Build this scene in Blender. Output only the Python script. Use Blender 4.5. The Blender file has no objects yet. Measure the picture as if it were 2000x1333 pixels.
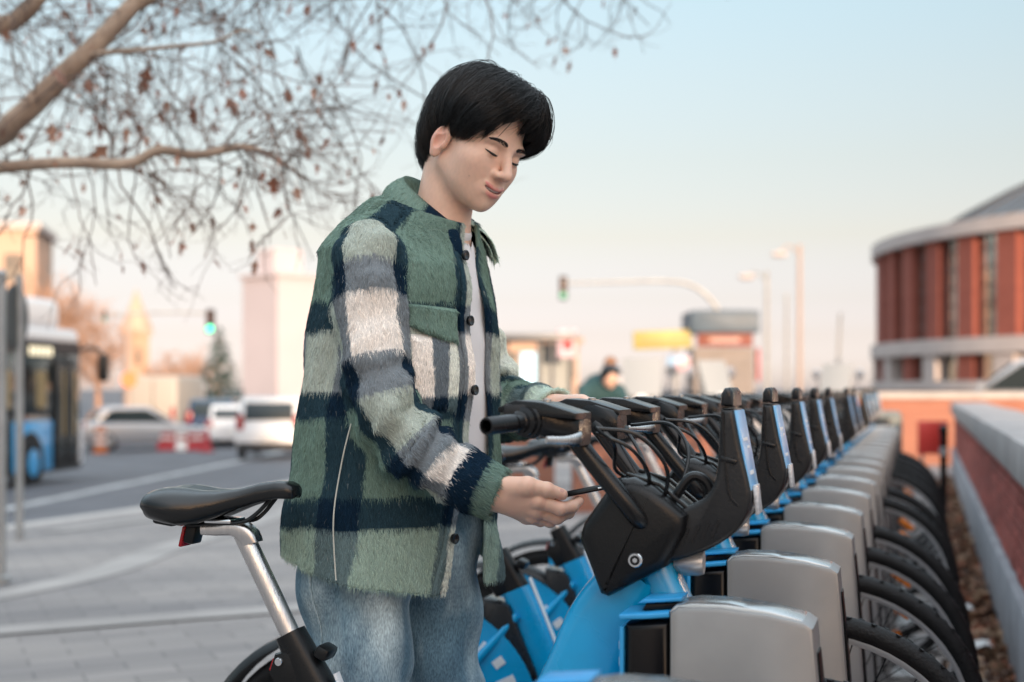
import bpy, bmesh, math, random
import numpy as np
from mathutils import Vector, Matrix, noise

random.seed(7)
RNG = np.random.default_rng(11)
R = math.radians
SC = bpy.context.scene
COL = SC.collection

# ------------------------------------------------------------------ camera
FPX, CX, CY, HC = 2778.0, 1000.0, 757.0, 1.12      # 50 mm lens on a 2000 px wide frame, eye height 1.12 m
cam_data = bpy.data.cameras.new('camera')
cam = bpy.data.objects.new('camera', cam_data)
COL.objects.link(cam)
cam.location = (0, 0, HC)
cam.rotation_euler = (R(90), 0, 0)
cam_data.sensor_width = 36
cam_data.lens = 50.0
cam_data.shift_y = 0.0453
cam_data.clip_start = 0.05
cam_data.clip_end = 2000
cam_data.dof.use_dof = True
cam_data.dof.focus_distance = 2.42
cam_data.dof.aperture_fstop = 2.8
SC.camera = cam

# ------------------------------------------------------------------ sky, sun, exposure
SUN_EL, SUN_B = 6.0, 15.0          # low sun behind the camera, a little to the right
world = bpy.data.worlds.new('World')
SC.world = world
world.use_nodes = True
wn = world.node_tree.nodes
wl = world.node_tree.links
wn.clear()
sky = wn.new('ShaderNodeTexSky')
sky.sky_type = 'NISHITA'
sky.sun_disc = False
sky.sun_elevation = R(SUN_EL)
sky.sun_rotation = R(180 - SUN_B)
sky.air_density = 1.0
sky.dust_density = 0.7
sky.ozone_density = 1.5
bgn = wn.new('ShaderNodeBackground')
bgn.inputs['Strength'].default_value = 0.15
won = wn.new('ShaderNodeOutputWorld')
# tints the low sky and lifts the unseen upper sky to light the foreground (the same all the way round)
wtc = wn.new('ShaderNodeTexCoord')
wsep = wn.new('ShaderNodeSeparateXYZ')
wl.new(wtc.outputs['Generated'], wsep.inputs[0])
wasin = wn.new('ShaderNodeMath')
wasin.operation = 'ARCSINE'
wl.new(wsep.outputs['Z'], wasin.inputs[0])
wmr = wn.new('ShaderNodeMapRange')
wmr.inputs['From Min'].default_value = 0.0
wmr.inputs['From Max'].default_value = math.pi / 2
wl.new(wasin.outputs[0], wmr.inputs['Value'])
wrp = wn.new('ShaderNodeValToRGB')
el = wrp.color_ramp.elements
# (height in degrees, clear-sky model value there, value wanted there, brighter overhead for added fill)
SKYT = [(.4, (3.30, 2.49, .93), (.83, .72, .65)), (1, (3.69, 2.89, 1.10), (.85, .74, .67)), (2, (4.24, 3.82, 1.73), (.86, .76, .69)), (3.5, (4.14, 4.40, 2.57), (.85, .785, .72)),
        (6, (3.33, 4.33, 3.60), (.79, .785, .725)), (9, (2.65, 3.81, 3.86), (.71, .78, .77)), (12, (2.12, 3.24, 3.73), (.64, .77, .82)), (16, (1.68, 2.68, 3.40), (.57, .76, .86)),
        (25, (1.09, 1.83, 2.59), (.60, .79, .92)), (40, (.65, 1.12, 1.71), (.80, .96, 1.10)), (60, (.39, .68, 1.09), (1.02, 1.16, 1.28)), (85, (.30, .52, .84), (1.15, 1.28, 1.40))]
SKY_GAIN = [(h_, tuple(t_ / (.30 * n_) * (.660 if h_ < 20 else .76 if h_ < 30 else .94) for t_, n_ in zip(tt_, nn_))) for h_, nn_, tt_ in SKYT]
el[0].position, el[0].color = SKY_GAIN[0][0] / 90, (*SKY_GAIN[0][1], 1)
el[1].position, el[1].color = SKY_GAIN[-1][0] / 90, (*SKY_GAIN[-1][1], 1)
for a_, c_ in SKY_GAIN[1:-1]:
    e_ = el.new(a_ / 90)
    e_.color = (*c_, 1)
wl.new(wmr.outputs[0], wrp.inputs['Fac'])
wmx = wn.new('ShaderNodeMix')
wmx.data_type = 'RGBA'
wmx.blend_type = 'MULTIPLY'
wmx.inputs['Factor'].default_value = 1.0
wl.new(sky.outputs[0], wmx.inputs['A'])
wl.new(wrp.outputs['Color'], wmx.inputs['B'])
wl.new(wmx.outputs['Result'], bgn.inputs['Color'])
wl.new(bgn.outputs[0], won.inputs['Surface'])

sun_data = bpy.data.lights.new('sun', 'SUN')
sun_data.energy = 2.0
sun_data.angle = R(0.6)
sun_data.color = (1.0, 0.72, 0.50)
sun = bpy.data.objects.new('sun', sun_data)
COL.objects.link(sun)
SUN_DIR = Vector((math.sin(R(SUN_B)) * math.cos(R(SUN_EL)), -math.cos(R(SUN_B)) * math.cos(R(SUN_EL)), math.sin(R(SUN_EL))))
sun.rotation_euler = SUN_DIR.to_track_quat('Z', 'Y').to_euler()
sun.location = (0, -10, 30)

SC.render.engine = 'CYCLES'
SC.view_settings.view_transform = 'Standard'
SC.view_settings.look = 'None'
SC.view_settings.gamma = 1.0
SC.view_settings.exposure = 1.78
SC.cycles.use_denoising = True
SC.cycles.max_bounces = 6
SC.cycles.diffuse_bounces = 3
SC.cycles.glossy_bounces = 3
SC.cycles.transmission_bounces = 4
SC.cycles.transparent_max_bounces = 6
SC.cycles.caustics_reflective = False
SC.cycles.caustics_refractive = False
SC.cycles.sample_clamp_indirect = 4.0
# ------------------------------------------------------------------ helpers
def W(px, py, d):
    """world point seen at pixel (px, py) of the 2000x1333 frame at depth d"""
    return np.array([(px - CX) * d / FPX, d, HC - (py - CY) * d / FPX])


def lin(r, g, b):
    f = lambda c: ((c / 255 + 0.055) / 1.055) ** 2.4 if c > 10 else c / 255 / 12.92
    return (f(r), f(g), f(b))


def tag(o, label=None, cat=None, group=None, kind=None):
    if label: o['label'] = label
    if cat: o['category'] = cat
    if group: o['group'] = group
    if kind: o['kind'] = kind
    return o


def empty(name, loc=(0, 0, 0), rz=0.0):
    o = bpy.data.objects.new(name, None)
    o.empty_display_size = 0.1
    COL.objects.link(o)
    o.location = loc
    o.rotation_euler = (0, 0, rz)
    return o


def adopt(o, parent):
    """parent o (built in world coordinates) without moving it"""
    o.parent = parent
    m = Matrix.LocRotScale(parent.location, parent.rotation_euler, parent.scale)
    if parent.parent is not None:
        m = Matrix.Identity(4)
        m = parent.matrix_parent_inverse.inverted() if False else m
    o.matrix_parent_inverse = m.inverted()
    return o


def children(o):
    return [c for c in list(COL.objects) if c.parent == o]


def tree_of(o):
    kids = {}
    for c in COL.objects:
        if c.parent is not None:
            kids.setdefault(c.parent.name, []).append(c)
    return kids


def copy_tree(o, kids, parent=None):
    c = o.copy()
    COL.objects.link(c)
    c.parent = parent
    for ch in kids.get(o.name, []):
        copy_tree(ch, kids, c)
    return c


def mat(name, col, rough=0.5, metal=0.0, var=0.0, scale=20.0, bump=0.0, bscale=60.0, spec=0.5, col2=None, rvar=0.0,
        coat=0.0, emit=None, estr=0.0, coords='Object', detail=4.0, stretch=None, objvar=0.0):
    m = bpy.data.materials.new(name)
    m.use_nodes = True
    nt = m.node_tree
    n, l = nt.nodes, nt.links
    b = n['Principled BSDF']
    b.inputs['Base Color'].default_value = (*col, 1)
    b.inputs['Roughness'].default_value = rough
    b.inputs['Metallic'].default_value = metal
    b.inputs['Specular IOR Level'].default_value = spec
    if coat:
        b.inputs['Coat Weight'].default_value = coat
        b.inputs['Coat Roughness'].default_value = 0.12
    if emit:
        b.inputs['Emission Color'].default_value = (*emit, 1)
        b.inputs['Emission Strength'].default_value = estr
    if var or bump or rvar:
        tc = n.new('ShaderNodeTexCoord')
        src = tc.outputs[coords]
        if stretch:
            mp = n.new('ShaderNodeMapping')
            mp.inputs['Scale'].default_value = stretch
            l.new(src, mp.inputs['Vector'])
            src = mp.outputs[0]
    if var or rvar:
        nz = n.new('ShaderNodeTexNoise')
        nz.inputs['Scale'].default_value = scale
        nz.inputs['Detail'].default_value = detail
        l.new(src, nz.inputs['Vector'])
        if var:
            mx = n.new('ShaderNodeMix')
            mx.data_type = 'RGBA'
            c2 = col2 if col2 else tuple(max(0, c * (1 - var)) for c in col)
            c1 = col if col2 else tuple(min(1, c * (1 + var)) for c in col)
            mr = n.new('ShaderNodeMapRange')
            mr.inputs['From Min'].default_value = 0.32
            mr.inputs['From Max'].default_value = 0.68
            l.new(nz.outputs['Fac'], mr.inputs['Value'])
            l.new(mr.outputs[0], mx.inputs['Factor'])
            mx.inputs['A'].default_value = (*c1, 1)
            mx.inputs['B'].default_value = (*c2, 1)
            out = mx.outputs['Result']
            if objvar:
                oi = n.new('ShaderNodeObjectInfo')
                hs = n.new('ShaderNodeHueSaturation')
                m2 = n.new('ShaderNodeMapRange')
                m2.inputs['To Min'].default_value = 1 - objvar
                m2.inputs['To Max'].default_value = 1 + objvar
                l.new(oi.outputs['Random'], m2.inputs['Value'])
                l.new(m2.outputs[0], hs.inputs['Value'])
                l.new(out, hs.inputs['Color'])
                out = hs.outputs[0]
            l.new(out, b.inputs['Base Color'])
        if rvar:
            m3 = n.new('ShaderNodeMapRange')
            m3.inputs['From Min'].default_value = 0.3
            m3.inputs['From Max'].default_value = 0.7
            m3.inputs['To Min'].default_value = max(0.02, rough - rvar)
            m3.inputs['To Max'].default_value = min(1, rough + rvar)
            l.new(nz.outputs['Fac'], m3.inputs['Value'])
            l.new(m3.outputs[0], b.inputs['Roughness'])
    if bump:
        nb = n.new('ShaderNodeTexNoise')
        nb.inputs['Scale'].default_value = bscale
        nb.inputs['Detail'].default_value = 3
        l.new(src, nb.inputs['Vector'])
        bp = n.new('ShaderNodeBump')
        bp.inputs['Strength'].default_value = bump
        bp.inputs['Distance'].default_value = 0.01
        l.new(nb.outputs['Fac'], bp.inputs['Height'])
        l.new(bp.outputs[0], b.inputs['Normal'])
    return m


def attr_mat(name, attr, rough=0.6, sss=0.0, bump=0.0, bscale=300, spec=0.4, sheen=0.0):
    m = bpy.data.materials.new(name)
    m.use_nodes = True
    n, l = m.node_tree.nodes, m.node_tree.links
    b = n['Principled BSDF']
    a = n.new('ShaderNodeAttribute')
    a.attribute_name = attr
    l.new(a.outputs['Color'], b.inputs['Base Color'])
    b.inputs['Roughness'].default_value = rough
    b.inputs['Specular IOR Level'].default_value = spec
    if sheen:
        b.inputs['Sheen Weight'].default_value = sheen
        b.inputs['Sheen Roughness'].default_value = 0.5
    if sss:
        b.inputs['Subsurface Weight'].default_value = sss
        b.inputs['Subsurface Radius'].default_value = (1.0, 0.35, 0.2)
        b.inputs['Subsurface Scale'].default_value = 0.0025
    if bump:
        tc = n.new('ShaderNodeTexCoord')
        nb = n.new('ShaderNodeTexNoise')
        nb.inputs['Scale'].default_value = bscale
        l.new(tc.outputs['Object'], nb.inputs['Vector'])
        bp = n.new('ShaderNodeBump')
        bp.inputs['Strength'].default_value = bump
        bp.inputs['Distance'].default_value = 0.002
        l.new(nb.outputs['Fac'], bp.inputs['Height'])
        l.new(bp.outputs[0], b.inputs['Normal'])
    return m


def catmull(pts, n):
    pts = np.asarray(pts, float)
    k = len(pts)
    if k < 3:
        t = np.linspace(0, 1, n)[:, None]
        return pts[0] * (1 - t) + pts[-1] * t
    P = np.vstack([2 * pts[0] - pts[1], pts, 2 * pts[-1] - pts[-2]])
    u = np.linspace(0, k - 1, n)
    i = np.minimum(u.astype(int), k - 2)
    t = (u - i)[:, None]
    p0, p1, p2, p3 = P[i], P[i + 1], P[i + 2], P[i + 3]
    return 0.5 * (2 * p1 + (p2 - p0) * t + (2 * p0 - 5 * p1 + 4 * p2 - p3) * t ** 2 + (3 * p1 - p0 - 3 * p2 + p3) * t ** 3)


def frames(P):
    """parallel-transport frames along a polyline"""
    P = np.asarray(P, float)
    T = np.gradient(P, axis=0)
    T /= np.linalg.norm(T, axis=1)[:, None] + 1e-12
    a = np.array([0, 0, 1.0]) if abs(T[0, 2]) < 0.9 else np.array([0, 1.0, 0])
    N = np.zeros_like(P)
    n = np.cross(T[0], np.cross(a, T[0]))
    n /= np.linalg.norm(n)
    N[0] = n
    for i in range(1, len(P)):
        n = N[i - 1] - T[i] * np.dot(N[i - 1], T[i])
        N[i] = n / (np.linalg.norm(n) + 1e-12)
    return T, N, np.cross(T, N)


class MB:
    """collects geometry; build() links it as one mesh object"""

    def __init__(s):
        s.v, s.f, s.n = [], [], 0

    def add(s, v, f):
        v = np.asarray(v, float)
        s.v.append(v)
        s.f += [tuple(int(i) + s.n for i in q) for q in f]
        s.n += len(v)
        return s

    def loft(s, rings, cap=True, closed=True):
        rings = [np.asarray(r, float) for r in rings]
        m, k = len(rings[0]), len(rings)
        f = []
        for i in range(k - 1):
            for j in range(m if closed else m - 1):
                j2 = (j + 1) % m
                f.append((i * m + j, i * m + j2, (i + 1) * m + j2, (i + 1) * m + j))
        if cap and closed:
            f.append(tuple(range(m - 1, -1, -1)))
            f.append(tuple(range((k - 1) * m, k * m)))
        return s.add(np.vstack(rings), f)

    def tube(s, pts, r, n=10, seg=None, cap=True, smooth=True, flat=1.0):
        P = catmull(pts, seg) if (seg and smooth) else np.asarray(pts, float)
        k = len(P)
        r = np.asarray(r, float) if np.ndim(r) else np.full(2, float(r))
        rr = np.interp(np.linspace(0, 1, k), np.linspace(0, 1, len(r)), r)
        T, N, B = frames(P)
        a = np.arange(n) * 2 * math.pi / n
        rings = [P[i] + rr[i] * (np.cos(a)[:, None] * N[i] + flat * np.sin(a)[:, None] * B[i]) for i in range(k)]
        return s.loft(rings, cap)

    def bar(s, pts, w, h, ch=0.25, side=(0, 1, 0)):
        """rounded-rectangle tube along pts: w along `side`, h across"""
        P = np.asarray(pts, float)
        k = len(P)
        w = np.interp(np.linspace(0, 1, k), np.linspace(0, 1, np.size(w)), np.atleast_1d(w))
        h = np.interp(np.linspace(0, 1, k), np.linspace(0, 1, np.size(h)), np.atleast_1d(h))
        T = np.gradient(P, axis=0)
        T /= np.linalg.norm(T, axis=1)[:, None]
        sd = np.asarray(side, float)
        rings = []
        for i in range(k):
            B = sd - T[i] * np.dot(sd, T[i])
            B /= np.linalg.norm(B)
            N = np.cross(T[i], B)
            a, b = w[i] / 2, h[i] / 2
            c = ch * min(a, b) * 2
            q = []
            for sx, sy, a0 in ((1, 1, 0), (-1, 1, 90), (-1, -1, 180), (1, -1, 270)):
                for e in (0, 30, 60, 90):
                    t = R(a0 + e)
                    q.append(P[i] + B * (sx * (a - c) + c * math.cos(t)) + N * (sy * (b - c) + c * math.sin(t)))
            rings.append(np.array(q))
        return s.loft(rings)

    def box(s, c, size, rot=None, bevel=0.0, seg=2):
        bm = bmesh.new()
        bmesh.ops.create_cube(bm, size=1)
        for v in bm.verts:
            v.co = Vector((v.co.x * size[0], v.co.y * size[1], v.co.z * size[2]))
        if bevel:
            bmesh.ops.bevel(bm, geom=bm.edges[:], offset=min(bevel, 0.49 * min(size)), segments=seg, affect='EDGES', profile=0.5)
        return s._bm(bm, c, rot)

    def _bm(s, bm, c=(0, 0, 0), rot=None):
        bm.verts.index_update()
        v = np.array([q.co[:] for q in bm.verts])
        f = [[q.index for q in fc.verts] for fc in bm.faces]
        bm.free()
        if rot is not None:
            v = v @ np.array(rot).T
        return s.add(v + np.asarray(c, float), f)

    def prism(s, poly, y0, y1, bevel=0.0, axes='xz', seg=2):
        """extrude a 2-D outline (x, z) between y0 and y1 (axes: which two world axes the outline uses)"""
        bm = bmesh.new()
        vs = [bm.verts.new((p[0], y0, p[1])) for p in poly]
        fc = bm.faces.new(vs)
        r = bmesh.ops.extrude_face_region(bm, geom=[fc])
        for g in r['geom']:
            if isinstance(g, bmesh.types.BMVert):
                g.co.y = y1
        bmesh.ops.recalc_face_normals(bm, faces=bm.faces[:])
        if bevel:
            es = [e for e in bm.edges if abs(e.verts[0].co.y - e.verts[1].co.y) < 1e-6]
            bmesh.ops.bevel(bm, geom=es, offset=bevel, segments=seg, affect='EDGES', profile=0.5)
        bm.verts.index_update()
        v = np.array([q.co[:] for q in bm.verts])
        f = [[q.index for q in fc.verts] for fc in bm.faces]
        bm.free()
        if axes == 'yz':
            v = v[:, [1, 0, 2]]
            f = [q[::-1] for q in f]
        elif axes == 'xy':
            v = v[:, [0, 2, 1]]
            f = [q[::-1] for q in f]
        return s.add(v, f)

    def lathe(s, prof, n=24, c=(0, 0, 0), axis='z', cap=False):
        a = np.arange(n) * 2 * math.pi / n
        rings = []
        for r, h in prof:
            q = np.stack([r * np.cos(a), r * np.sin(a), np.full(n, h)], 1)
            if axis == 'y':
                q = np.stack([q[:, 0], q[:, 2], -q[:, 1]], 1)
            elif axis == 'x':
                q = np.stack([q[:, 2], q[:, 1], -q[:, 0]], 1)
            rings.append(q + np.asarray(c, float))
        return s.loft(rings, cap)

    def ball(s, c, r, n=12, m=8):
        r = np.broadcast_to(np.asarray(r, float), (3,))
        rings = []
        for i in range(m + 1):
            t = math.pi * (0.02 + 0.96 * i / m)
            a = np.arange(n) * 2 * math.pi / n
            rings.append(np.stack([r[0] * math.sin(t) * np.cos(a), r[1] * math.sin(t) * np.sin(a), np.full(n, r[2] * -math.cos(t))], 1) + np.asarray(c, float))
        return s.loft(rings)

    def mesh(s, name, smooth=35):
        me = bpy.data.meshes.new(name)
        me.from_pydata(np.vstack(s.v).tolist(), [], s.f)
        if smooth:
            me.shade_smooth()
            me.set_sharp_from_angle(angle=R(smooth))
        me.update()
        return me

    def build(s, name, m, parent=None, smooth=35, recalc=False):
        me = s.mesh(name, smooth)
        if recalc:
            bm = bmesh.new()
            bm.from_mesh(me)
            bmesh.ops.recalc_face_normals(bm, faces=bm.faces[:])
            bm.to_mesh(me)
            bm.free()
        if m is not None:
            me.materials.append(m)
        o = bpy.data.objects.new(name, me)
        COL.objects.link(o)
        if parent is not None:
            o.parent = parent
        return o


def big_mesh(name, v, f, m, parent=None, smooth=True, cols=None):
    """numpy arrays -> mesh object (quads or tris)"""
    v = np.asarray(v, np.float32)
    f = np.asarray(f, np.int32)
    k = f.shape[1]
    me = bpy.data.meshes.new(name)
    me.vertices.add(len(v))
    me.vertices.foreach_set('co', v.ravel())
    me.loops.add(f.size)
    me.loops.foreach_set('vertex_index', f.ravel())
    me.polygons.add(len(f))
    me.polygons.foreach_set('loop_start', np.arange(0, f.size, k, dtype=np.int32))
    me.update(calc_edges=True)
    me.validate()
    if smooth:
        me.shade_smooth()
    if cols is not None:
        at = me.attributes.new('Col', 'FLOAT_COLOR', 'POINT')
        c4 = np.ones((len(v), 4), np.float32)
        c4[:, :3] = cols
        at.data.foreach_set('color', c4.ravel())
    if m is not None:
        me.materials.append(m)
    o = bpy.data.objects.new(name, me)
    COL.objects.link(o)
    if parent is not None:
        o.parent = parent
    return o


def strands(name, pts, rad, cols, m, parent=None):
    """pts (N,K,3) hair curves with a colour per curve; rad (K,) or (N,K)"""
    N, K, _ = pts.shape
    hc = bpy.data.hair_curves.new(name)
    hc.add_curves([K] * N)
    hc.points.foreach_set('position', pts.astype(np.float32).ravel())
    hc.points.foreach_set('radius', np.broadcast_to(rad, (N, K)).astype(np.float32).ravel())
    if cols is not None:
        at = hc.attributes.new('Col', 'FLOAT_COLOR', 'CURVE')
        c4 = np.ones((N, 4), np.float32)
        c4[:, :3] = cols
        at.data.foreach_set('color', c4.ravel())
    hc.materials.append(m)
    o = bpy.data.objects.new(name, hc)
    COL.objects.link(o)
    if parent is not None:
        o.parent = parent
    return o


def surface_nets(fn, lo, hi, h, chunk=150000, slack=1.5):
    """zero surface of fn(points)->distance on a grid; returns verts, quads (outward)"""
    lo, hi = np.asarray(lo, float), np.asarray(hi, float)
    n = np.ceil((hi - lo) / h).astype(int) + 1
    # coarse blocks first; only blocks near the surface are sampled finely
    B = 6
    nbk = -(-n // B)
    cb = [lo[i] + h * (B * np.arange(nbk[i]) + (B - 1) / 2) for i in range(3)]
    C = np.stack(np.meshgrid(*cb, indexing='ij'), -1).reshape(-1, 3)
    dc = np.concatenate([fn(C[i:i + chunk]) for i in range(0, len(C), chunk)])
    G = np.repeat(np.repeat(np.repeat(dc.reshape(nbk).astype(np.float32), B, 0), B, 1), B, 2)
    near = np.argwhere(np.abs(dc.reshape(nbk)) < slack * B * h * 0.87)
    loc = np.stack(np.meshgrid(*[np.arange(B)] * 3, indexing='ij'), -1).reshape(-1, 3)
    per = max(1, chunk // len(loc))
    for i in range(0, len(near), per):
        I = (near[i:i + per, None, :] * B + loc[None]).reshape(-1, 3)
        G[I[:, 0], I[:, 1], I[:, 2]] = fn(lo + h * I)
    n = np.array(G.shape)
    S = G < 0
    c = [G[a:n[0] - 1 + a, b:n[1] - 1 + b, d:n[2] - 1 + d] for a in (0, 1) for b in (0, 1) for d in (0, 1)]
    cs = sum((q < 0).astype(np.int8) for q in c)
    act = (cs > 0) & (cs < 8)
    idx = -np.ones(act.shape, np.int64)
    idx[act] = np.arange(act.sum())
    ii = np.argwhere(act)
    vals = np.stack([q[act] for q in c], 1)
    off = np.array([(a, b, d) for a in (0, 1) for b in (0, 1) for d in (0, 1)], float)
    acc = np.zeros((len(ii), 3))
    cnt = np.zeros(len(ii))
    for p in range(8):
        for q in range(p + 1, 8):
            if np.abs(off[p] - off[q]).sum() != 1:
                continue
            m = (vals[:, p] < 0) != (vals[:, q] < 0)
            t = vals[m, p] / (vals[m, p] - vals[m, q])
            acc[m] += off[p] + t[:, None] * (off[q] - off[p])
            cnt[m] += 1
    V = lo + h * (ii + acc / cnt[:, None])
    Q = []
    for a in range(3):
        b, d = (a + 1) % 3, (a + 2) % 3
        sl0 = [slice(None)] * 3
        sl1 = [slice(None)] * 3
        sl0[a] = slice(0, n[a] - 1)
        sl1[a] = slice(1, n[a])
        e = S[tuple(sl0)] != S[tuple(sl1)]
        inside0 = S[tuple(sl0)]
        E = np.argwhere(e)
        ok = (E[:, b] > 0) & (E[:, d] > 0) & (E[:, b] < n[b] - 1) & (E[:, d] < n[d] - 1)
        E = E[ok]
        flip = inside0[tuple(E.T)]
        def cell(db, dd):
            C = E.copy()
            C[:, b] += db
            C[:, d] += dd
            return idx[tuple(C.T)]
        q = np.stack([cell(-1, -1), cell(0, -1), cell(0, 0), cell(-1, 0)], 1)
        q[~flip] = q[~flip][:, ::-1]
        Q.append(q)
    Q = np.vstack(Q)
    Q = Q[(Q >= 0).all(1)]
    return V, Q


def smin(a, b, k):
    h = np.clip(0.5 + 0.5 * (b - a) / k, 0, 1)
    return b * (1 - h) + a * h - k * h * (1 - h)


def smax(a, b, k):
    return -smin(-a, -b, k)


def sd_ell(P, c, r):
    q = P - np.asarray(c)
    r = np.asarray(r, float)
    k0 = np.sqrt(((q / r) ** 2).sum(-1))
    k1 = np.sqrt(((q / r ** 2) ** 2).sum(-1)) + 1e-9
    return k0 * (k0 - 1) / k1


def sd_cap(P, a, b, ra, rb=None):
    rb = ra if rb is None else rb
    a, b = np.asarray(a, float), np.asarray(b, float)
    ab = b - a
    t = np.clip(((P - a) @ ab) / (ab @ ab), 0, 1)
    return np.linalg.norm(P - a - t[:, None] * ab, axis=1) - (ra + (rb - ra) * t)
# ------------------------------------------------------------------ the setting
AROW = R(15.9)
RC, RS = math.cos(AROW), math.sin(AROW)


def gz(X, Y):
    """height of the pavement: flat at the bikes, falling gently towards the road"""
    u = -RC * np.asarray(X, float) + RS * np.asarray(Y, float) - 0.1
    return -0.8 * np.clip((u - 2.5) / 16, 0, 1)


KERB = np.array([(-40.0, -60), (-26.0, -25), (-9.0, 8.0), (-5.25, 14.4), (-4.0, 17.5), (-3.0, 24), (-2.6, 40), (-2.4, 90)])
KH = 0.12


def kerb_x(Y):
    return np.interp(Y, KERB[:, 1], KERB[:, 0])


def paving_mat():
    m = bpy.data.materials.new('paving')
    m.use_nodes = True
    n, l = m.node_tree.nodes, m.node_tree.links
    b = n['Principled BSDF']
    tc = n.new('ShaderNodeTexCoord')
    mp = n.new('ShaderNodeMapping')
    mp.inputs['Rotation'].default_value = (0, 0, R(-22))
    l.new(tc.outputs['Object'], mp.inputs['Vector'])
    br = n.new('ShaderNodeTexBrick')
    br.inputs['Scale'].default_value = 2.5
    br.inputs['Color1'].default_value = (*lin(147, 140, 136), 1)
    br.inputs['Color2'].default_value = (*lin(131, 125, 122), 1)
    br.inputs['Mortar'].default_value = (*lin(108, 103, 101), 1)
    br.inputs['Mortar Size'].default_value = 0.012
    br.inputs['Brick Width'].default_value = 0.9
    br.inputs['Row Height'].default_value = 0.45
    l.new(mp.outputs[0], br.inputs['Vector'])
    # pale bands of smooth stone laid between fields of small slabs
    wv = n.new('ShaderNodeTexNoise')
    wv.inputs['Scale'].default_value = 0.55
    wv.inputs['Detail'].default_value = 6
    st = n.new('ShaderNodeMapping')
    st.inputs['Scale'].default_value = (0.35, 1.5, 1)
    st.inputs['Rotation'].default_value = (0, 0, R(-18))
    l.new(tc.outputs['Object'], st.inputs['Vector'])
    l.new(st.outputs[0], wv.inputs['Vector'])
    rp = n.new('ShaderNodeValToRGB')
    rp.color_ramp.elements[0].position = 0.35
    rp.color_ramp.elements[0].color = (0.72, 0.73, 0.76, 1)
    rp.color_ramp.elements[1].position = 0.66
    rp.color_ramp.elements[1].color = (1.15, 1.14, 1.12, 1)
    l.new(wv.outputs['Fac'], rp.inputs['Fac'])
    mx = n.new('ShaderNodeMix')
    mx.data_type = 'RGBA'
    mx.blend_type = 'MULTIPLY'
    mx.inputs['Factor'].default_value = 1
    l.new(br.outputs['Color'], mx.inputs['A'])
    l.new(rp.outputs['Color'], mx.inputs['B'])
    l.new(mx.outputs['Result'], b.inputs['Base Color'])
    b.inputs['Roughness'].default_value = 0.8
    bp = n.new('ShaderNodeBump')
    bp.inputs['Strength'].default_value = 0.4
    bp.inputs['Distance'].default_value = 0.004
    inv = n.new('ShaderNodeMath')
    inv.operation = 'SUBTRACT'
    inv.inputs[0].default_value = 1
    l.new(br.outputs['Fac'], inv.inputs[1])
    l.new(inv.outputs[0], bp.inputs['Height'])
    l.new(bp.outputs[0], b.inputs['Normal'])
    return m


M_PAVE = paving_mat()
M_STONE = mat('pale_stone', lin(176, 170, 165), 0.8, var=0.10, scale=6, bump=0.2, bscale=40)
M_BAND = mat('worn_band_stone', lin(155, 149, 145), 0.8, var=0.16, scale=1.6, detail=8)
M_ASPH = mat('asphalt', (0.105, 0.105, 0.115), 0.85, var=0.22, scale=0.8, bump=0.3, bscale=90, detail=8)
M_PAINT = mat('road_paint', (0.40, 0.40, 0.40), 0.7, var=0.35, scale=2.2, detail=8)
M_CONC = mat('coping_concrete', lin(158, 152, 150), 0.85, var=0.16, scale=5, bump=0.35, bscale=30, detail=8)
M_PLINTH = mat('plinth_concrete', lin(150, 152, 158), 0.85, var=0.22, scale=3.5, bump=0.4, bscale=25, detail=8)
M_MORTAR = mat('mortar', lin(70, 54, 50), 0.95, var=0.15, scale=30)
M_BRICK = mat('red_brick', lin(158, 80, 70), 0.85, var=0.22, scale=22, bump=0.35, bscale=70, objvar=0.30)
M_BRICK2 = mat('joined_red_brick', lin(158, 80, 70), 0.85, var=0.28, scale=8, bump=0.35, bscale=70)


def far_brick(name, c1, c2, mo, scale=1.0):
    m = bpy.data.materials.new(name)
    m.use_nodes = True
    n, l = m.node_tree.nodes, m.node_tree.links
    b = n['Principled BSDF']
    tc = n.new('ShaderNodeTexCoord')
    sp = n.new('ShaderNodeSeparateXYZ')
    l.new(tc.outputs['Object'], sp.inputs[0])
    ad = n.new('ShaderNodeMath')
    l.new(sp.outputs['X'], ad.inputs[0])
    l.new(sp.outputs['Y'], ad.inputs[1])
    cb = n.new('ShaderNodeCombineXYZ')
    l.new(ad.outputs[0], cb.inputs['X'])
    l.new(sp.outputs['Z'], cb.inputs['Y'])
    br = n.new('ShaderNodeTexBrick')
    br.inputs['Scale'].default_value = 4.0 * scale
    br.inputs['Color1'].default_value = (*c1, 1)
    br.inputs['Color2'].default_value = (*c2, 1)
    br.inputs['Mortar'].default_value = (*mo, 1)
    br.inputs['Mortar Size'].default_value = 0.02
    br.inputs['Brick Width'].default_value = 1.0
    br.inputs['Row Height'].default_value = 0.26
    l.new(cb.outputs[0], br.inputs['Vector'])
    l.new(br.outputs['Color'], b.inputs['Base Color'])
    b.inputs['Roughness'].default_value = 0.9
    return m


M_FARBRICK = far_brick('orange_brick', lin(160, 108, 88), lin(150, 98, 80), lin(150, 118, 104))


def sheet(name, xs, ys, zf, m, kind=None, mask=None):
    X, Y = np.meshgrid(xs, ys, indexing='ij')
    V = np.stack([X, Y, zf(X, Y)], -1).reshape(-1, 3)
    nx, ny = len(xs), len(ys)
    i, j = np.meshgrid(np.arange(nx - 1), np.arange(ny - 1), indexing='ij')
    a = (i * ny + j).ravel()
    F = np.stack([a, a + ny, a + ny + 1, a + 1], 1)
    o = big_mesh(name, V, F, m)
    if kind: o['kind'] = kind
    return o


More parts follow.
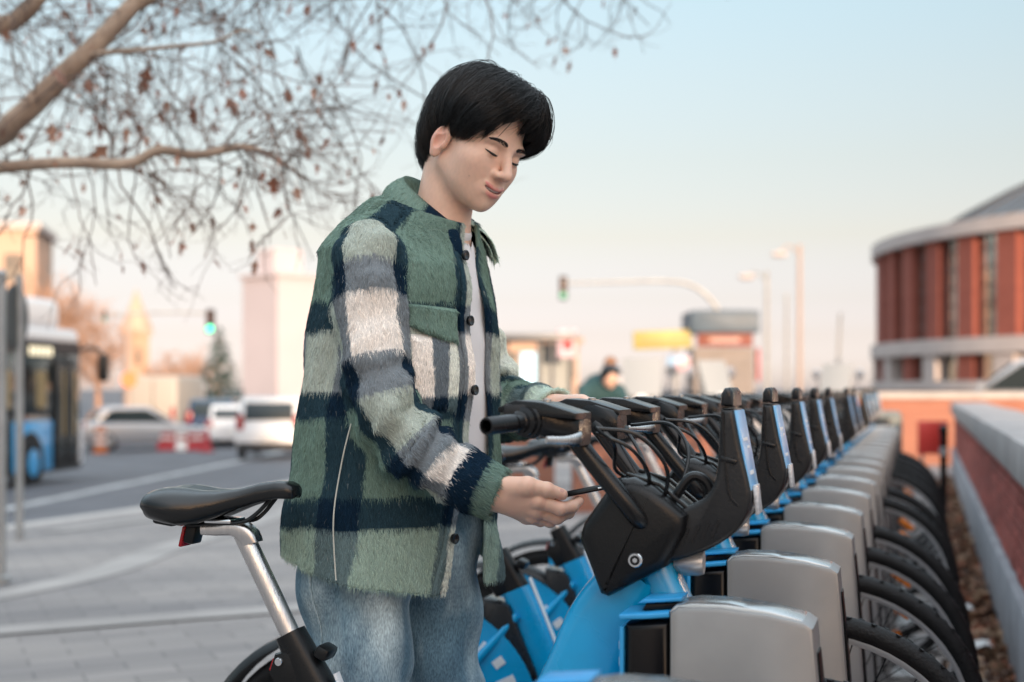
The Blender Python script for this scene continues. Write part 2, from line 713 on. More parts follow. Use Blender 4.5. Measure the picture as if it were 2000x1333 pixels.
far = np.concatenate([[-900, -400, -200, -120, -80], np.linspace(-60, 60, 81), [80, 120, 200, 400, 900]])
ground = sheet('road', far, np.concatenate([[-300, -120, -60], np.linspace(-40, 90, 88), [120, 200, 400, 1200]]),
               lambda X, Y: gz(X, Y) - KH, M_ASPH)
tag(ground, 'grey asphalt road sloping away beyond the pavement', 'road', kind='structure')

# pavement: a raised sheet between the kerb line and far to the right
ys = np.concatenate([np.linspace(-40, 0, 12), np.linspace(1, 40, 79), np.linspace(43, 90, 14)])
us = np.concatenate([[0, 0.3], np.linspace(0.8, 16, 39), [25, 45, 80]])
V = []
for y in ys:
    x = kerb_x(y) + us
    V.append(np.stack([x, np.full_like(x, y), gz(x, y)], 1))
V = np.array(V)
nu = len(us)
F = []
for i in range(len(ys) - 1):
    for j in range(nu - 1):
        a = i * nu + j
        F.append((a, a + 1, a + nu + 1, a + nu))
pave = big_mesh('pavement', V.reshape(-1, 3), F, M_PAVE)
tag(pave, 'grey paved plaza under the bikes and the young man', 'pavement', kind='structure')
kb = MB()
pts = np.array([(kerb_x(y), y, gz(kerb_x(y), y) - 0.045) for y in ys])
kb.bar(pts, 0.28, 0.11, 0.15, side=(1, 0, 0))
kerb = kb.build('kerb', M_STONE)
tag(kerb, 'pale stone kerb between pavement and road', 'kerb', kind='structure')


def strip(name, p, w, m, lift, label, cat, zoff=0.0, seg=30):
    P = catmull(np.array([(a, b, 0) for a, b in p]), seg)
    T = np.gradient(P, axis=0)
    T /= np.linalg.norm(T, axis=1)[:, None]
    N = np.stack([-T[:, 1], T[:, 0], np.zeros(len(T))], 1)
    A, B = P - N * w / 2, P + N * w / 2
    for Q in (A, B):
        Q[:, 2] = gz(Q[:, 0], Q[:, 1]) + zoff + lift
    V = np.vstack([A, B])
    k = len(P)
    F = [(i, i + 1, k + i + 1, k + i) for i in range(k - 1)]
    o = big_mesh(name, V, F, m)
    if V[F[0][1]][1] is not None:
        bm = bmesh.new()
        bm.from_mesh(o.data)
        for fc in bm.faces:
            if fc.normal.z < 0: fc.normal_flip()
        bm.to_mesh(o.data)
        bm.free()
    return tag(o, label, cat, kind='structure')


strip('lane_marking', [(-7.15, 16), (-7.2, 20), (-7.3, 31), (-7.4, 60)], 0.35, M_PAINT, 0.006, 'worn white lane line on the road beside the bus', 'marking', -KH)
strip('paving_band', [(-6.2, 3.9), (-3.12, 8.5), (-2.7, 11.6), (-2.2, 17), (-1.9, 26)], 0.36, M_BAND, 0.006, 'pale stone band curving across the plaza', 'paving')
strip('paving_band', [(-5.2, 6.3), (-2.56, 7.0), (-1.05, 7.35), (0.6, 7.7)], 0.30, M_BAND, 0.010, 'pale stone band crossing the plaza behind the saddle', 'paving')
strip('paving_band', [(-4.4, 13.6), (-3.2, 16.5), (-2.2, 24), (-1.9, 40)], 0.35, M_BAND, 0.010, 'pale stone band next to the kerb', 'paving')

# ------------------------------------------------------------------ long low brick wall beside the front wheels
WALL_A = R(16.2)
wall = empty('brick_wall', (0.334 + 0.291 * 2.0, 2.0, 0), R(90) - WALL_A)     # local x runs away along the wall, -y is right
tag(wall, 'low red brick wall with grey concrete coping beside the front wheels', 'wall')
WL = 17.0
MB().box((WL / 2, -0.19, 0.172), (WL, 0.38, 0.345), bevel=0.012).build('plinth', M_PLINTH, wall)
MB().box((WL / 2, -0.204, 0.562), (WL, 0.284, 0.432)).build('mortar_core', M_MORTAR, wall)
cs, x = [], 0.0
while x < WL:
    ln = min(1.18, WL - x)
    MB().box((x + ln / 2, -0.20 + random.uniform(-.004, .004), 0.856 + random.uniform(-.003, .003)), (ln - 0.012, 0.42, 0.15), bevel=0.014).build('coping_stone', M_CONC, wall)
    x += ln
CH_, BL = 0.0621, 0.25
bm_ = MB().box((0, 0, 0), (BL - 0.014, 0.03, CH_ - 0.014), bevel=0.003, seg=1).mesh('brick', 30)
bm_.materials.append(M_BRICK)
rest = MB()
nb = 0
c0 = 7
for c in range(c0, int(WL / BL)):
    for r_ in range(7):
        xx = (c + 0.5 * (r_ % 2)) * BL + random.uniform(-.002, .002)
        yy = -0.047 + random.uniform(-.003, .002)
        zz = 0.348 + (r_ + 0.5) * CH_
        if xx > WL - 0.2: continue
        if nb < 294:
            o = bpy.data.objects.new('brick', bm_)
            COL.objects.link(o)
            o.parent = wall
            o.location = (xx, yy, zz)
            nb += 1
        else:
            rest.box((xx, yy, zz), (BL - 0.011, 0.03, CH_ - 0.011))
for c in range(0, c0):
    for r_ in range(7):
        rest.box(((c + 0.5 * (r_ % 2)) * BL + 0.13, -0.047, 0.348 + (r_ + 0.5) * CH_), (BL - 0.011, 0.03, CH_ - 0.011))
o = rest.build('brick_run', M_BRICK2, wall, smooth=0)
o['kind'] = 'stuff'


def plain_wall(name, x0, x1, y, h, label, depth=0.4):
    z0 = float(min(gz(x0, y), gz(x1, y))) - 0.05
    t = empty(name, ((x0 + x1) / 2, y, z0))
    tag(t, label, 'wall')
    MB().box((0, depth / 2, (h - z0) / 2), (x1 - x0, depth, h - z0)).build('brickwork', M_FARBRICK, t)
    MB().box((0, depth / 2, h - z0 + 0.052), (x1 - x0 + 0.06, depth + 0.06, 0.1), bevel=0.015).build('coping', M_STONE, t)
    return t


plain_wall('planter_wall', 0.56, 2.05, 12.9, 0.86, 'orange brick planter wall behind the handlebars')
plain_wall('planter_wall', -0.35, 0.52, 17.4, 0.86, 'short orange brick wall seen past the open jacket')
plain_wall('boundary_wall', 4.9, 24.0, 20.5, 0.95, 'sunlit orange brick wall closing the end of the bike row')

# buildings across the street behind the photographer: they throw the foreground into shade
SH = Vector((SUN_DIR.x, SUN_DIR.y, 0)).normalized()
PW = Vector((-SH.y, SH.x, 0))
M_PLASTER = mat('plaster', lin(196, 182, 168), 0.9, var=0.06, scale=1.5)
M_DARKGLASS = mat('dark_glass', (0.02, 0.025, 0.03), 0.1)


def behind(w0, w1, dist, h, depth, label):
    c = PW * ((w0 + w1) / 2) + SH * dist
    t = empty('street_building', (c.x, c.y, -0.3), math.atan2(PW.y, PW.x))
    tag(t, label, 'building', 'buildings behind the photographer')
    wd = abs(w1 - w0)
    MB().box((0, -depth / 2, h / 2), (wd, depth, h)).build('wall', M_PLASTER, t)
    MB().box((0, -depth / 2, h + 0.16), (wd + 0.5, depth + 0.5, 0.3)).build('cornice', M_STONE, t)
    wm = MB().box((0, 0, 0), (1.1, 0.06, 1.6)).mesh('window', 0)
    wm.materials.append(M_DARKGLASS)
    for i in range(int(wd / 3)):
        for j in range(int(h / 3.4)):
            o = bpy.data.objects.new('window', wm)
            COL.objects.link(o)
            o.parent = t
            o.location = (-wd / 2 + 1.5 + 3 * i, 0.01, 1.7 + 3.3 * j)
    return t


SHADE_T = math.tan(R(SUN_EL))
wsgn = 1 if PW.x > 0 else -1
behind(-70 * wsgn, 3.6 * wsgn, 100, (100 + 46) * SHADE_T + 0.5, 12, 'tall plaster street building behind the photographer')
behind(3.9 * wsgn, 60 * wsgn, 100, (100 + 16.0) * SHADE_T, 12, 'lower plaster street building behind the photographer')
# ------------------------------------------------------------------ share bikes (local: x forward, y left, z up; origin under the saddle)
M_BLACK = mat('black_plastic', (0.0065, 0.007, 0.008), 0.30, spec=0.30, var=0.25, scale=9, rvar=0.10, bump=0.05, bscale=260)
M_SATIN = mat('satin_black_tube', (0.006, 0.006, 0.007), 0.26, spec=0.4, rvar=0.08, scale=14)
M_GREYPL = mat('charcoal_plastic', (0.016, 0.0165, 0.018), 0.30, spec=0.36, var=0.35, scale=12, rvar=0.16, bump=0.06, bscale=200)
M_SADDLE = mat('saddle_vinyl', (0.006, 0.007, 0.008), 0.21, rvar=0.05, scale=30, bump=0.06, bscale=420)
M_RUBBER = mat('tyre_rubber', (0.007, 0.007, 0.008), 0.62, spec=0.3, var=0.3, scale=40, bump=0.3, bscale=160)
M_RIM = mat('rim_alloy', (0.50, 0.51, 0.53), 0.36, 0.6, rvar=0.1, scale=20)
M_ALU = mat('brushed_aluminium', (0.62, 0.60, 0.59), 0.30, 1.0, var=0.10, scale=60, rvar=0.10, stretch=(1, 1, 0.15), bump=0.08, bscale=300)
M_CHROME = mat('chrome', (0.75, 0.75, 0.76), 0.12, 1.0)
M_BLUE = mat('blue_frame_paint', (0.000, 0.325, 0.64), 0.26, var=0.10, scale=10, rvar=0.08, coat=0.5)
M_WHITE = mat('white_decal', (0.72, 0.74, 0.76), 0.5)
M_FILM = mat('blue_film', (0.10, 0.42, 0.80), 0.34, 0.0, var=0.5, scale=22, col2=(0.30, 0.58, 0.84), coat=0.3, stretch=(1, 1, 0.25))
M_RED = mat('red_reflector', (0.35, 0.006, 0.012), 0.2)
M_AMBER = mat('amber_reflector', (0.75, 0.20, 0.015), 0.25)
M_LIGHTREF = mat('clear_reflector', (0.55, 0.56, 0.58), 0.2, var=0.2, scale=200)


def ring_xz(cx, cz, r, a, y):
    return np.array([(cx + r * math.cos(t), y, cz + r * math.sin(t)) for t in a])


def wheel(parent, hub, rad, tyre, reflector=True, tread=True, rim=None):
    w = empty('wheel')
    w.parent = parent
    w.location = (hub[0], 0, hub[1])
    n = 56
    prof = [(rad - tyre * 1.7, -tyre * .55), (rad - tyre * 1.1, -tyre * .92), (rad - tyre * .5, -tyre * .80), (rad - tyre * .12, -tyre * .42),
            (rad, 0), (rad - tyre * .12, tyre * .42), (rad - tyre * .5, tyre * .80), (rad - tyre * 1.1, tyre * .92), (rad - tyre * 1.7, tyre * .55)]
    ty = MB().lathe(prof, n, axis='y')
    if tread:
        a = np.linspace(0, 2 * math.pi, 91)[:-1]
        for i, t in enumerate(a):
            sgn = 1 if i % 2 else -1
            c = np.array([(rad - .0008) * math.cos(t), sgn * tyre * .30, (rad - .0008) * math.sin(t)])
            rot = Matrix.Rotation(-t, 3, 'Y') @ Matrix.Rotation(R(24 * sgn), 3, 'X')
            ty.box(c, (.0022, tyre * .50, rad * .022), rot)
    ty.build('tyre', M_RUBBER, w, 50)
    rr = rad - tyre * 1.55
    MB().lathe([(rr - .015, -.009), (rr - .004, -.0125), (rr, -.0115), (rr, .0115), (rr - .004, .0125), (rr - .015, .009), (rr - .015, -.009)], n, axis='y').build('rim', rim or M_RIM, w)
    hb = MB().lathe([(.001, -.06), (.012, -.058), (.014, -.035), (.034, -.032), (.034, -.026), (.03, 0), (.034, .026), (.034, .032), (.014, .035), (.012, .058), (.001, .06)], 16, axis='y')
    hb.build('hub', M_BLACK, w)
    sp = MB()
    for i in range(28):
        t = 2 * math.pi * i / 28
        s = 1 if i % 2 else -1
        t2 = t + (0.42 if (i // 2) % 2 else -0.42)
        sp.tube([(.032 * math.cos(t2), s * .029, .032 * math.sin(t2)), ((rr - .012) * math.cos(t), s * .004, (rr - .012) * math.sin(t))], .0012, 4)
    sp.build('spokes', M_SATIN, w)['kind'] = 'stuff'
    if reflector:
        for t in (R(52), R(172), R(292)):
            rf = MB().box(((rr - .085) * math.cos(t), 0, (rr - .085) * math.sin(t)), (.028, .014, .072), Matrix.Rotation(-t, 3, 'Y'), .006)
            rf.build('spoke_reflector', M_AMBER, w)
    return w


def make_bike():
    b = empty('share_bike')
    # --- wheels
    wheel(b, (.945, .345), .345, .0225)
    wheel(b, (-.05, .295), .285, .023, reflector=False, tread=False, rim=M_BLACK)
    # --- blue frame
    fr = MB()
    fr.bar(catmull([(.176, 0, .622), (.212, 0, .535), (.285, 0, .33), (.31, 0, .262)], 14), [.058, .060, .066], [.074, .084, .10], .34)
    fr.bar(catmull([(.712, 0, .835), (.668, 0, .765), (.625, 0, .66), (.55, 0, .50), (.43, 0, .345), (.30, 0, .275)], 22), [.082, .086, .086, .078], [.088, .122, .128, .118, .10], .30)
    fr.tube([(.215, 0, .462), (.40, 0, .495), (.58, 0, .56)], [.021, .021, .024], 12, 12)
    for s in (-1, 1):
        fr.bar(catmull([(.30, s * .035, .275), (.15, s * .058, .285), (-.05, s * .066, .295)], 10), .018, [.05, .038, .034], .3)
        fr.tube([(.185, s * .03, .56), (.08, s * .058, .44), (-.05, s * .066, .295)], .011, 10, 10)
    fr.build('frame', M_BLUE, b)
    MB().bar(catmull([(.7605, 0, .822), (.716, 0, .748), (.677, 0, .660)], 8), .030, .004, .2).build('reflective_strip', M_WHITE, b)
    MB().bar(catmull([(.2085, 0, .650), (.257, 0, .535), (.336, 0, .335)], 8), .020, .004, .2).build('reflective_strip', M_WHITE, b)
    fk = MB()
    fk.bar(catmull([(.735, 0, .86), (.775, 0, .775), (.79, 0, .735)], 6), [.07, .085, .10], .052, .34)
    for s in (-1, 1):
        fk.bar(catmull([(.785, s * .042, .745), (.84, s * .054, .60), (.90, s * .060, .445), (.945, s * .062, .345)], 10), [.024, .022, .018], [.046, .040, .028], .35)
    fk.build('fork', M_BLUE, b)
    MB().lathe([(.0, -.0465), (.009, -.0465), (.009, -.0455), (.0, -.0455)], 14, (.610, 0, .600), 'y').build('cable_port', M_BLACK, b)
    # --- head shell
    sh = MB()
    out = [(.690, .982), (.642, .914), (.636, .890), (.668, .808), (.680, .804), (.768, .852), (.796, .905), (.800, .930), (.752, .970), (.72, .985)]
    sh.prism(out, -.082, .082, .019, seg=3)
    shell = sh.build('head_shell', M_BLACK, b, 40)
    for y_ in (-.05, .05):
        MB().bar([(.705, y_, .9885), (.755, y_, .9735), (.801, y_, .936)], .010, .006).build('shell_rib', M_SATIN, shell)
    bo = MB().lathe([(0, -.0850), (.010, -.0850), (.0112, -.0835), (.0112, -.081)], 20, (.724, 0, .862), 'y', True)
    bo.build('shell_bolt', M_CHROME, shell)
    MB().lathe([(.0035, -.0852), (.006, -.0856), (.0075, -.0852)], 14, (.724, 0, .862), 'y').build('bolt_socket', M_BLACK, shell)
    # --- handlebar risers and bars
    hb = MB()
    for s in (-1, 1):
        hb.tube([(.742, s * .045, .912), (.730, s * .078, .922), (.712, s * .092, .948), (.675, s * .098, .994), (.634, s * .104, 1.046), (.622, s * .108, 1.060)], .0142, 14, 26)
        hb.tube([(.622, s * .108, 1.060), (.612, s * .15, 1.070), (.590, s * .20, 1.072), (.578, s * .23, 1.070)], .0115, 12, 10)
    hb.tube([(.742, -.046, .912), (.742, .046, .912)], .0142, 12)
    hb.build('handlebar', M_SATIN, b)
    for s in (-1, 1):
        g = MB()
        p0, p1 = np.array((.584, s * .206, 1.071)), np.array((.553, s * .284, 1.066))
        T = p1 - p0
        ax = T / np.linalg.norm(T)
        Lg = np.linalg.norm(T)
        Rm = Vector((0, 0, 1)).rotation_difference(Vector(ax)).to_matrix()
        q = MB().lathe([(.0255, -.030), (.0265, -.027), (.0265, -.018), (.0245, -.016), (.0245, -.010), (.0215, -.008), (.0215, .000), (.0160, .003), (.0160, .010), (.0130, .013), (.0128, Lg - .003), (.0120, Lg), (.0092, Lg), (.0088, Lg - .03), (.0, Lg - .03)], 26)
        v = np.vstack(q.v) @ np.array(Rm).T + p0
        g.add(v, q.f)
        g.build('grip', M_SATIN, b, 40)
        # control housing
        c = MB()
        secs = []
        for (x, zc, hy, hz, yc) in [(.548, 1.083, .028, .008, .168), (.558, 1.081, .044, .016, .166), (.585, 1.077, .050, .022, .158), (.622, 1.069, .050, .026, .146), (.652, 1.059, .046, .025, .138), (.660, 1.055, .040, .020, .136)]:
            e = min(hy, hz) * .55
            ring = []
            for sx, sz, a0 in ((1, 1, 0), (-1, 1, 90), (-1, -1, 180), (1, -1, 270)):
                for a in (0, 45, 90):
                    t = R(a0 + a)
                    ring.append((x, s * yc + sx * (hy - e) + e * math.cos(t), zc + sz * (hz - e) + e * math.sin(t)))
            secs.append(np.array(ring))
        c.loft(secs)
        hs = c.build('control_housing', M_BLACK, b, 38, recalc=True)
        MB().prism([(.546, 1.091), (.572, 1.1015), (.612, 1.0985), (.662, 1.083), (.662, 1.074), (.546, 1.084)], s * .104, s * .204, .0025).build('housing_lid', M_BLACK, hs, 30, recalc=True)
        MB().lathe([(0, .0), (.0065, .0), (.0065, .004), (0, .005)], 14, (.606, s * .150, 1.0985)).build('bell_button', M_ALU, hs)
        lv = MB()
        lv.tube([(.652, s * .150, 1.050), (.660, s * .176, 1.047), (.650, s * .200, 1.045), (.626, s * .232, 1.046)], [.010, .0085, .007, .005], 10, 14, flat=.6)
        lv.build('brake_lever', M_ALU if s < 0 else M_SATIN, b, 40)
    # --- cables
    for pts in ([(.676, -.135, 1.060), (.735, -.120, 1.050), (.772, -.085, 1.000), (.760, -.055, .945), (.745, -.04, .925)],
                [(.672, -.120, 1.052), (.720, -.100, 1.030), (.742, -.07, .990), (.735, -.05, .950), (.728, -.03, .930)],
                [(.676, .130, 1.058), (.745, .110, 1.060), (.782, .06, 1.015), (.768, .02, .950), (.748, 0, .930)],
                [(.670, .115, 1.052), (.705, .07, 1.010), (.722, .03, .975), (.730, .015, .935)],
                [(.676, -.145, 1.062), (.700, -.12, 1.035), (.690, -.06, .995), (.715, -.01, .970), (.742, .01, .93)]):
        MB().tube(pts, .0031, 7, 26).build('cable', M_SATIN, b)
    MB().tube([(.770, -.030, .945), (.800, -.030, .985), (.826, -.028, .972), (.826, -.026, .930)], .0075, 10, 20).build('lock_cable', M_SATIN, b)
    # --- front rack with upright number board
    tr = MB()
    lo_ = catmull([(.724, 0, .896), (.742, 0, .868), (.772, 0, .859), (.818, 0, .873), (.860, 0, .897), (.884, 0, .926), (.8925, 0, .957), (.8885, 0, .985), (.8765, 0, 1.035), (.8670, 0, 1.088)], 40)
    up_ = catmull([(.848, 0, 1.088), (.8455, 0, 1.05), (.8425, 0, 1.000), (.834, 0, .970), (.816, 0, .950), (.786, 0, .937), (.752, 0, .922), (.732, 0, .914)], 30)
    tr.prism([(q[0], q[2]) for q in lo_] + [(q[0], q[2]) for q in up_], -.058, .058, .0075, seg=3)
    tray = tr.build('front_rack', M_GREYPL, b, 40)
    for i in range(6):
        x = .765 + .015 * i
        MB().box((x, -.0578, .888 + .0045 * i), (.004, .004, .028), Matrix.Rotation(R(24), 3, 'Y')).build('rack_rib', M_SATIN, tray, 0)
    horn = tray
    cp = MB()
    cp.prism([(.847, 1.0925), (.848, 1.110), (.853, 1.119), (.860, 1.120), (.8655, 1.113), (.8665, 1.0925)], -.057, .057, .007, seg=3)
    cp.build('board_cap', M_GREYPL, horn, 40)
    for s in (-1, 1):
        MB().bar(catmull([(.851, s * .0585, 1.084), (.853, s * .0585, 1.03), (.860, s * .0585, .965), (.874, s * .0585, .945)], 10), .003, .0035).build('seam', M_SATIN, horn)
        MB().box((.860, s * .0565, 1.012), (.026, .008, .009), Matrix.Rotation(R(14), 3, 'Y'), .003).build('notch', M_SATIN, horn)
    fl = MB()
    n0, n1 = np.array((.8680, 0, 1.086)), np.array((.8905, 0, .966))
    mid = (n0 + n1) / 2
    ang = math.atan2(n1[0] - n0[0], n0[2] - n1[2])
    fl.box(mid + np.array((.0004, 0, .0)), (.004, .104, .122), Matrix.Rotation(-ang, 3, 'Y'), .002)
    film = fl.build('blue_number_panel', M_FILM, horn)
    for (yy, zz, w_, h_) in ((-.012, .016, .052, .005), (.008, .004, .030, .004), (-.006, -.034, .044, .006)):
        f_ = zz / .122
        MB().box(mid + np.array((.0028 - zz * math.tan(ang), yy, zz)), (.0010, w_, h_), Matrix.Rotation(-ang, 3, 'Y')).build('pale_mark', M_WHITE, film, 0)
    MB().box((.8975, -.012, .952), (.006, .050, .044), Matrix.Rotation(R(-6), 3, 'Y'), .002).build('front_reflector', M_LIGHTREF, horn)
    MB().lathe([(0, .0), (.018, .0), (.021, -.008), (.021, -.03), (.016, -.045)], 20, (.815, 0, .852), 'x').build('headlamp', M_RIM, tray)
    # --- saddle, post, clamp
    sa = MB()
    top = [(-.1485, .938, .060, .034), (-.1470, .944, .074, .046), (-.138, .949, .084, .056), (-.115, .953, .091, .064), (-.088, .954, .093, .070), (-.06, .952, .088, .072), (-.025, .949, .074, .064), (.01, .949, .056, .052),
           (.045, .954, .041, .042), (.08, .963, .032, .039), (.108, .9665, .028, .036), (.126, .965, .026, .034), (.136, .961, .022, .030), (.1400, .957, .016, .022)]
    rings = []
    for (x, zt, hw, th) in top:
        x = x * .76 if x < 0 else x
        ring = []
        for t in np.linspace(0, 2 * math.pi, 33)[:-1]:
            cx_, sz_ = math.cos(t), math.sin(t)
            yy = hw * np.sign(cx_) * abs(cx_) ** .72
            if sz_ >= 0:
                zz = zt - th * .48 + th * .48 * abs(sz_) ** .8 - .006 * math.exp(-(yy / .016) ** 2) * (1 if x < .06 else .3)
            else:
                zz = zt - th * .48 - th * .52 * abs(sz_) ** .9 * (1.0 - .55 * math.exp(-(yy / (hw * .55)) ** 2))
            ring.append((x + (.004 if sz_ < 0 and x < -.1 else 0), yy, zz))
        rings.append(np.array(ring))
    sa.loft(rings)
    sad = sa.build('saddle', M_SADDLE, b, 60)
    MB().box((-.086, 0, .897), (.04, .09, .016), Matrix.Rotation(R(8), 3, 'Y'), .005).build('saddle_base', M_BLACK, sad)
    for s in (-1, 1):
        MB().tube([(.095, s * .010, .934), (.070, s * .016, .908), (.045, s * .021, .895), (-.01, s * .022, .892), (-.045, s * .026, .889), (-.072, s * .030, .898)], .0036, 8, 22).build('saddle_rail', M_SATIN, sad)
    tl = MB().box((-.052, 0, .872), (.020, .034, .032), Matrix.Rotation(R(14), 3, 'Y'), .004)
    tl.build('tail_light_bracket', M_BLACK, sad)
    MB().box((-.0655, 0, .868), (.006, .036, .036), Matrix.Rotation(R(14), 3, 'Y'), .002).build('tail_reflector', M_RED, sad)
    po = MB()
    po.tube([(.040, 0, .874), (.10, 0, .760), (.165, 0, .636)], .0168, 20)
    post = po.build('seat_post', M_ALU, b)
    hd = MB()
    hd.bar(catmull([(-.028, 0, .881), (.0, 0, .8815), (.030, 0, .884), (.050, 0, .872), (.056, 0, .858)], 10), [.046, .044, .034], [.018, .022, .030, .034], .3)
    hd.build('post_head', M_ALU, post)
    MB().box((.006, 0, .8965), (.05, .056, .008), None, .003).build('rail_plate', M_CHROME, post)
    cl = MB()
    cl.bar([(.126, 0, .712), (.150, 0, .668), (.176, 0, .618)], [.050, .056], [.046, .054, .064], .36)
    cl.prism([(.146, .690), (.108, .680), (.098, .648), (.128, .600), (.165, .615)], -.026, .026, .006)
    clamp = cl.build('seat_clamp', M_BLACK, b, 38)
    MB().box((.190, .0, .684), (.024, .046, .022), Matrix.Rotation(R(25), 3, 'Y'), .006).build('clamp_lever', M_BLACK, clamp)
    MB().lathe([(0, -.0300), (.0062, -.0300), (.0072, -.0285), (.0072, -.025)], 14, (.118, 0, .668), 'y', True).build('clamp_bolt', M_CHROME, clamp)
    MB().box((.1005, -.0, .660), (.006, .03, .022), Matrix.Rotation(R(20), 3, 'Y'), .001).build('clamp_reflector', M_RED, clamp)
    # --- rear fender, skirt guard, chain case, cranks
    fd = MB()
    a = np.linspace(R(12), R(196), 30)
    rings = []
    for t in a:
        cdir = np.array((math.cos(t), 0, math.sin(t)))
        o = np.array((-.05, 0, .295))
        rings.append(np.array([o + cdir * .300 + np.array((0, -.036, 0)), o + cdir * .316 + np.array((0, -.026, 0)), o + cdir * .321, o + cdir * .316 + np.array((0, .026, 0)), o + cdir * .300 + np.array((0, .036, 0)),
                               o + cdir * .306 + np.array((0, .026, 0)), o + cdir * .314, o + cdir * .306 + np.array((0, -.026, 0))]))
    fd.loft(rings)
    fd.build('rear_fender', M_BLACK, b, 50)
    for s in (-1, 1):
        gd = MB()
        a = np.linspace(R(12), R(88), 18)
        A, B = [], []
        for t in a:
            A.append((-.05 + .298 * math.cos(t), .295 + .298 * math.sin(t)))
            B.append((-.05 + .175 * math.cos(t), .295 + .175 * math.sin(t)))
        gd.prism(A + B[::-1], s * .046, s * .050)
        go = gd.build('skirt_guard', M_BLUE, b, 30, recalc=True)
        wm = MB()
        for (t, r0, ln) in ((R(74), .235, .05), (R(61), .245, .03), (R(50), .23, .05), (R(38), .245, .03), (R(26), .235, .05)):
            wm.box((-.05 + r0 * math.cos(t), s * .0512, .295 + r0 * math.sin(t)), (.022, .002, ln), Matrix.Rotation(R(90) - t, 3, 'Y'), .0009)
        wm.build('white_mark', M_WHITE, go, 0)['kind'] = 'stuff'
    cc = MB()
    cc.prism([(.36, .33), (.39, .28), (.36, .22), (.30, .205), (.0, .255), (-.08, .29), (.0, .33), (.26, .365)], -.052, -.070, .005)
    cc.build('chain_case', M_BLACK, b, 30, recalc=True)
    mt = MB().prism([(.10, .60), (.165, .585), (.235, .42), (.20, .38), (.11, .45)], -.046, .046, .008)
    mt.build('battery_housing', M_GREYPL, b, 30)
    ck = MB()
    ck.tube([(.305, -.095, .275), (.305, .095, .275)], .013, 12)
    ck.bar([(.305, -.088, .275), (.19, -.096, .340)], .014, .026)
    ck.bar([(.305, .088, .275), (.42, .096, .21)], .014, .026)
    ck.build('crank', M_SATIN, b)
    for s, p in ((-1, (.188, -.15, .342)), (1, (.422, .15, .208))):
        MB().box(p, (.09, .085, .022), Matrix.Rotation(R(-12), 3, 'Y'), .006).build('pedal', M_BLACK, b)
    ks = MB().tube([(.16, .06, .25), (.10, .12, .12), (.07, .15, .012)], .009, 8, 8)
    ks.build('kickstand', M_SATIN, b)
    return b


SPC = 0.608
OX, OY = -0.49, 2.40
ORD = ['first', 'second', 'third', 'fourth', 'fifth', 'sixth', 'seventh', 'eighth', 'ninth', 'tenth', 'eleventh', 'twelfth', 'thirteenth', 'fourteenth', 'fifteenth', 'sixteenth', 'seventeenth', 'eighteenth']


def slot(k):
    return (OX + k * SPC * RS, OY + k * SPC * RC, 0.0)


bike0 = make_bike()
KIDS = tree_of(bike0)
n = 0
for k in (0, 1, 2, 3, 4, 6, 7, 9, 10, 11, 12, 13):
    bk = bike0 if k == 0 else copy_tree(bike0, KIDS)
    bk.location = slot(k)
    bk.rotation_euler = (0, 0, -AROW + R([0, -.6, .5, -.3, .8, -.5, .4, .2, -.6, .3, -.4, .5, 0, .3][k]))
    n += 1
    if k == 0:
        lb = 'blue share bike with black saddle and silver post whose handlebar the young man holds'
    elif k == 1:
        lb = 'blue share bike just behind the young man, second number board of the row'
    else:
        lb = '%s docked blue share bike counting from the one the young man holds' % ORD[n - 1]
    tag(bk, lb, 'bicycle', 'blue share bikes docked in a row')

# ------------------------------------------------------------------ docking posts
M_DOCK = mat('silver_grey_paint', (0.275, 0.270, 0.268), 0.38, 0.45, var=0.09, scale=8, rvar=0.10, bump=0.06, bscale=600, objvar=0.06)
M_DOCKTOP = mat('worn_steel_cap', (0.56, 0.56, 0.555), 0.20, 0.75, var=0.22, scale=14, rvar=0.12, stretch=(1, 1, 1))
M_GLOSS = mat('gloss_black', (0.003, 0.003, 0.004), 0.24, spec=0.25)
M_DBLUE = mat('dock_blue_trim', (0.03, 0.30, 0.62), 0.35, var=0.08, scale=20)


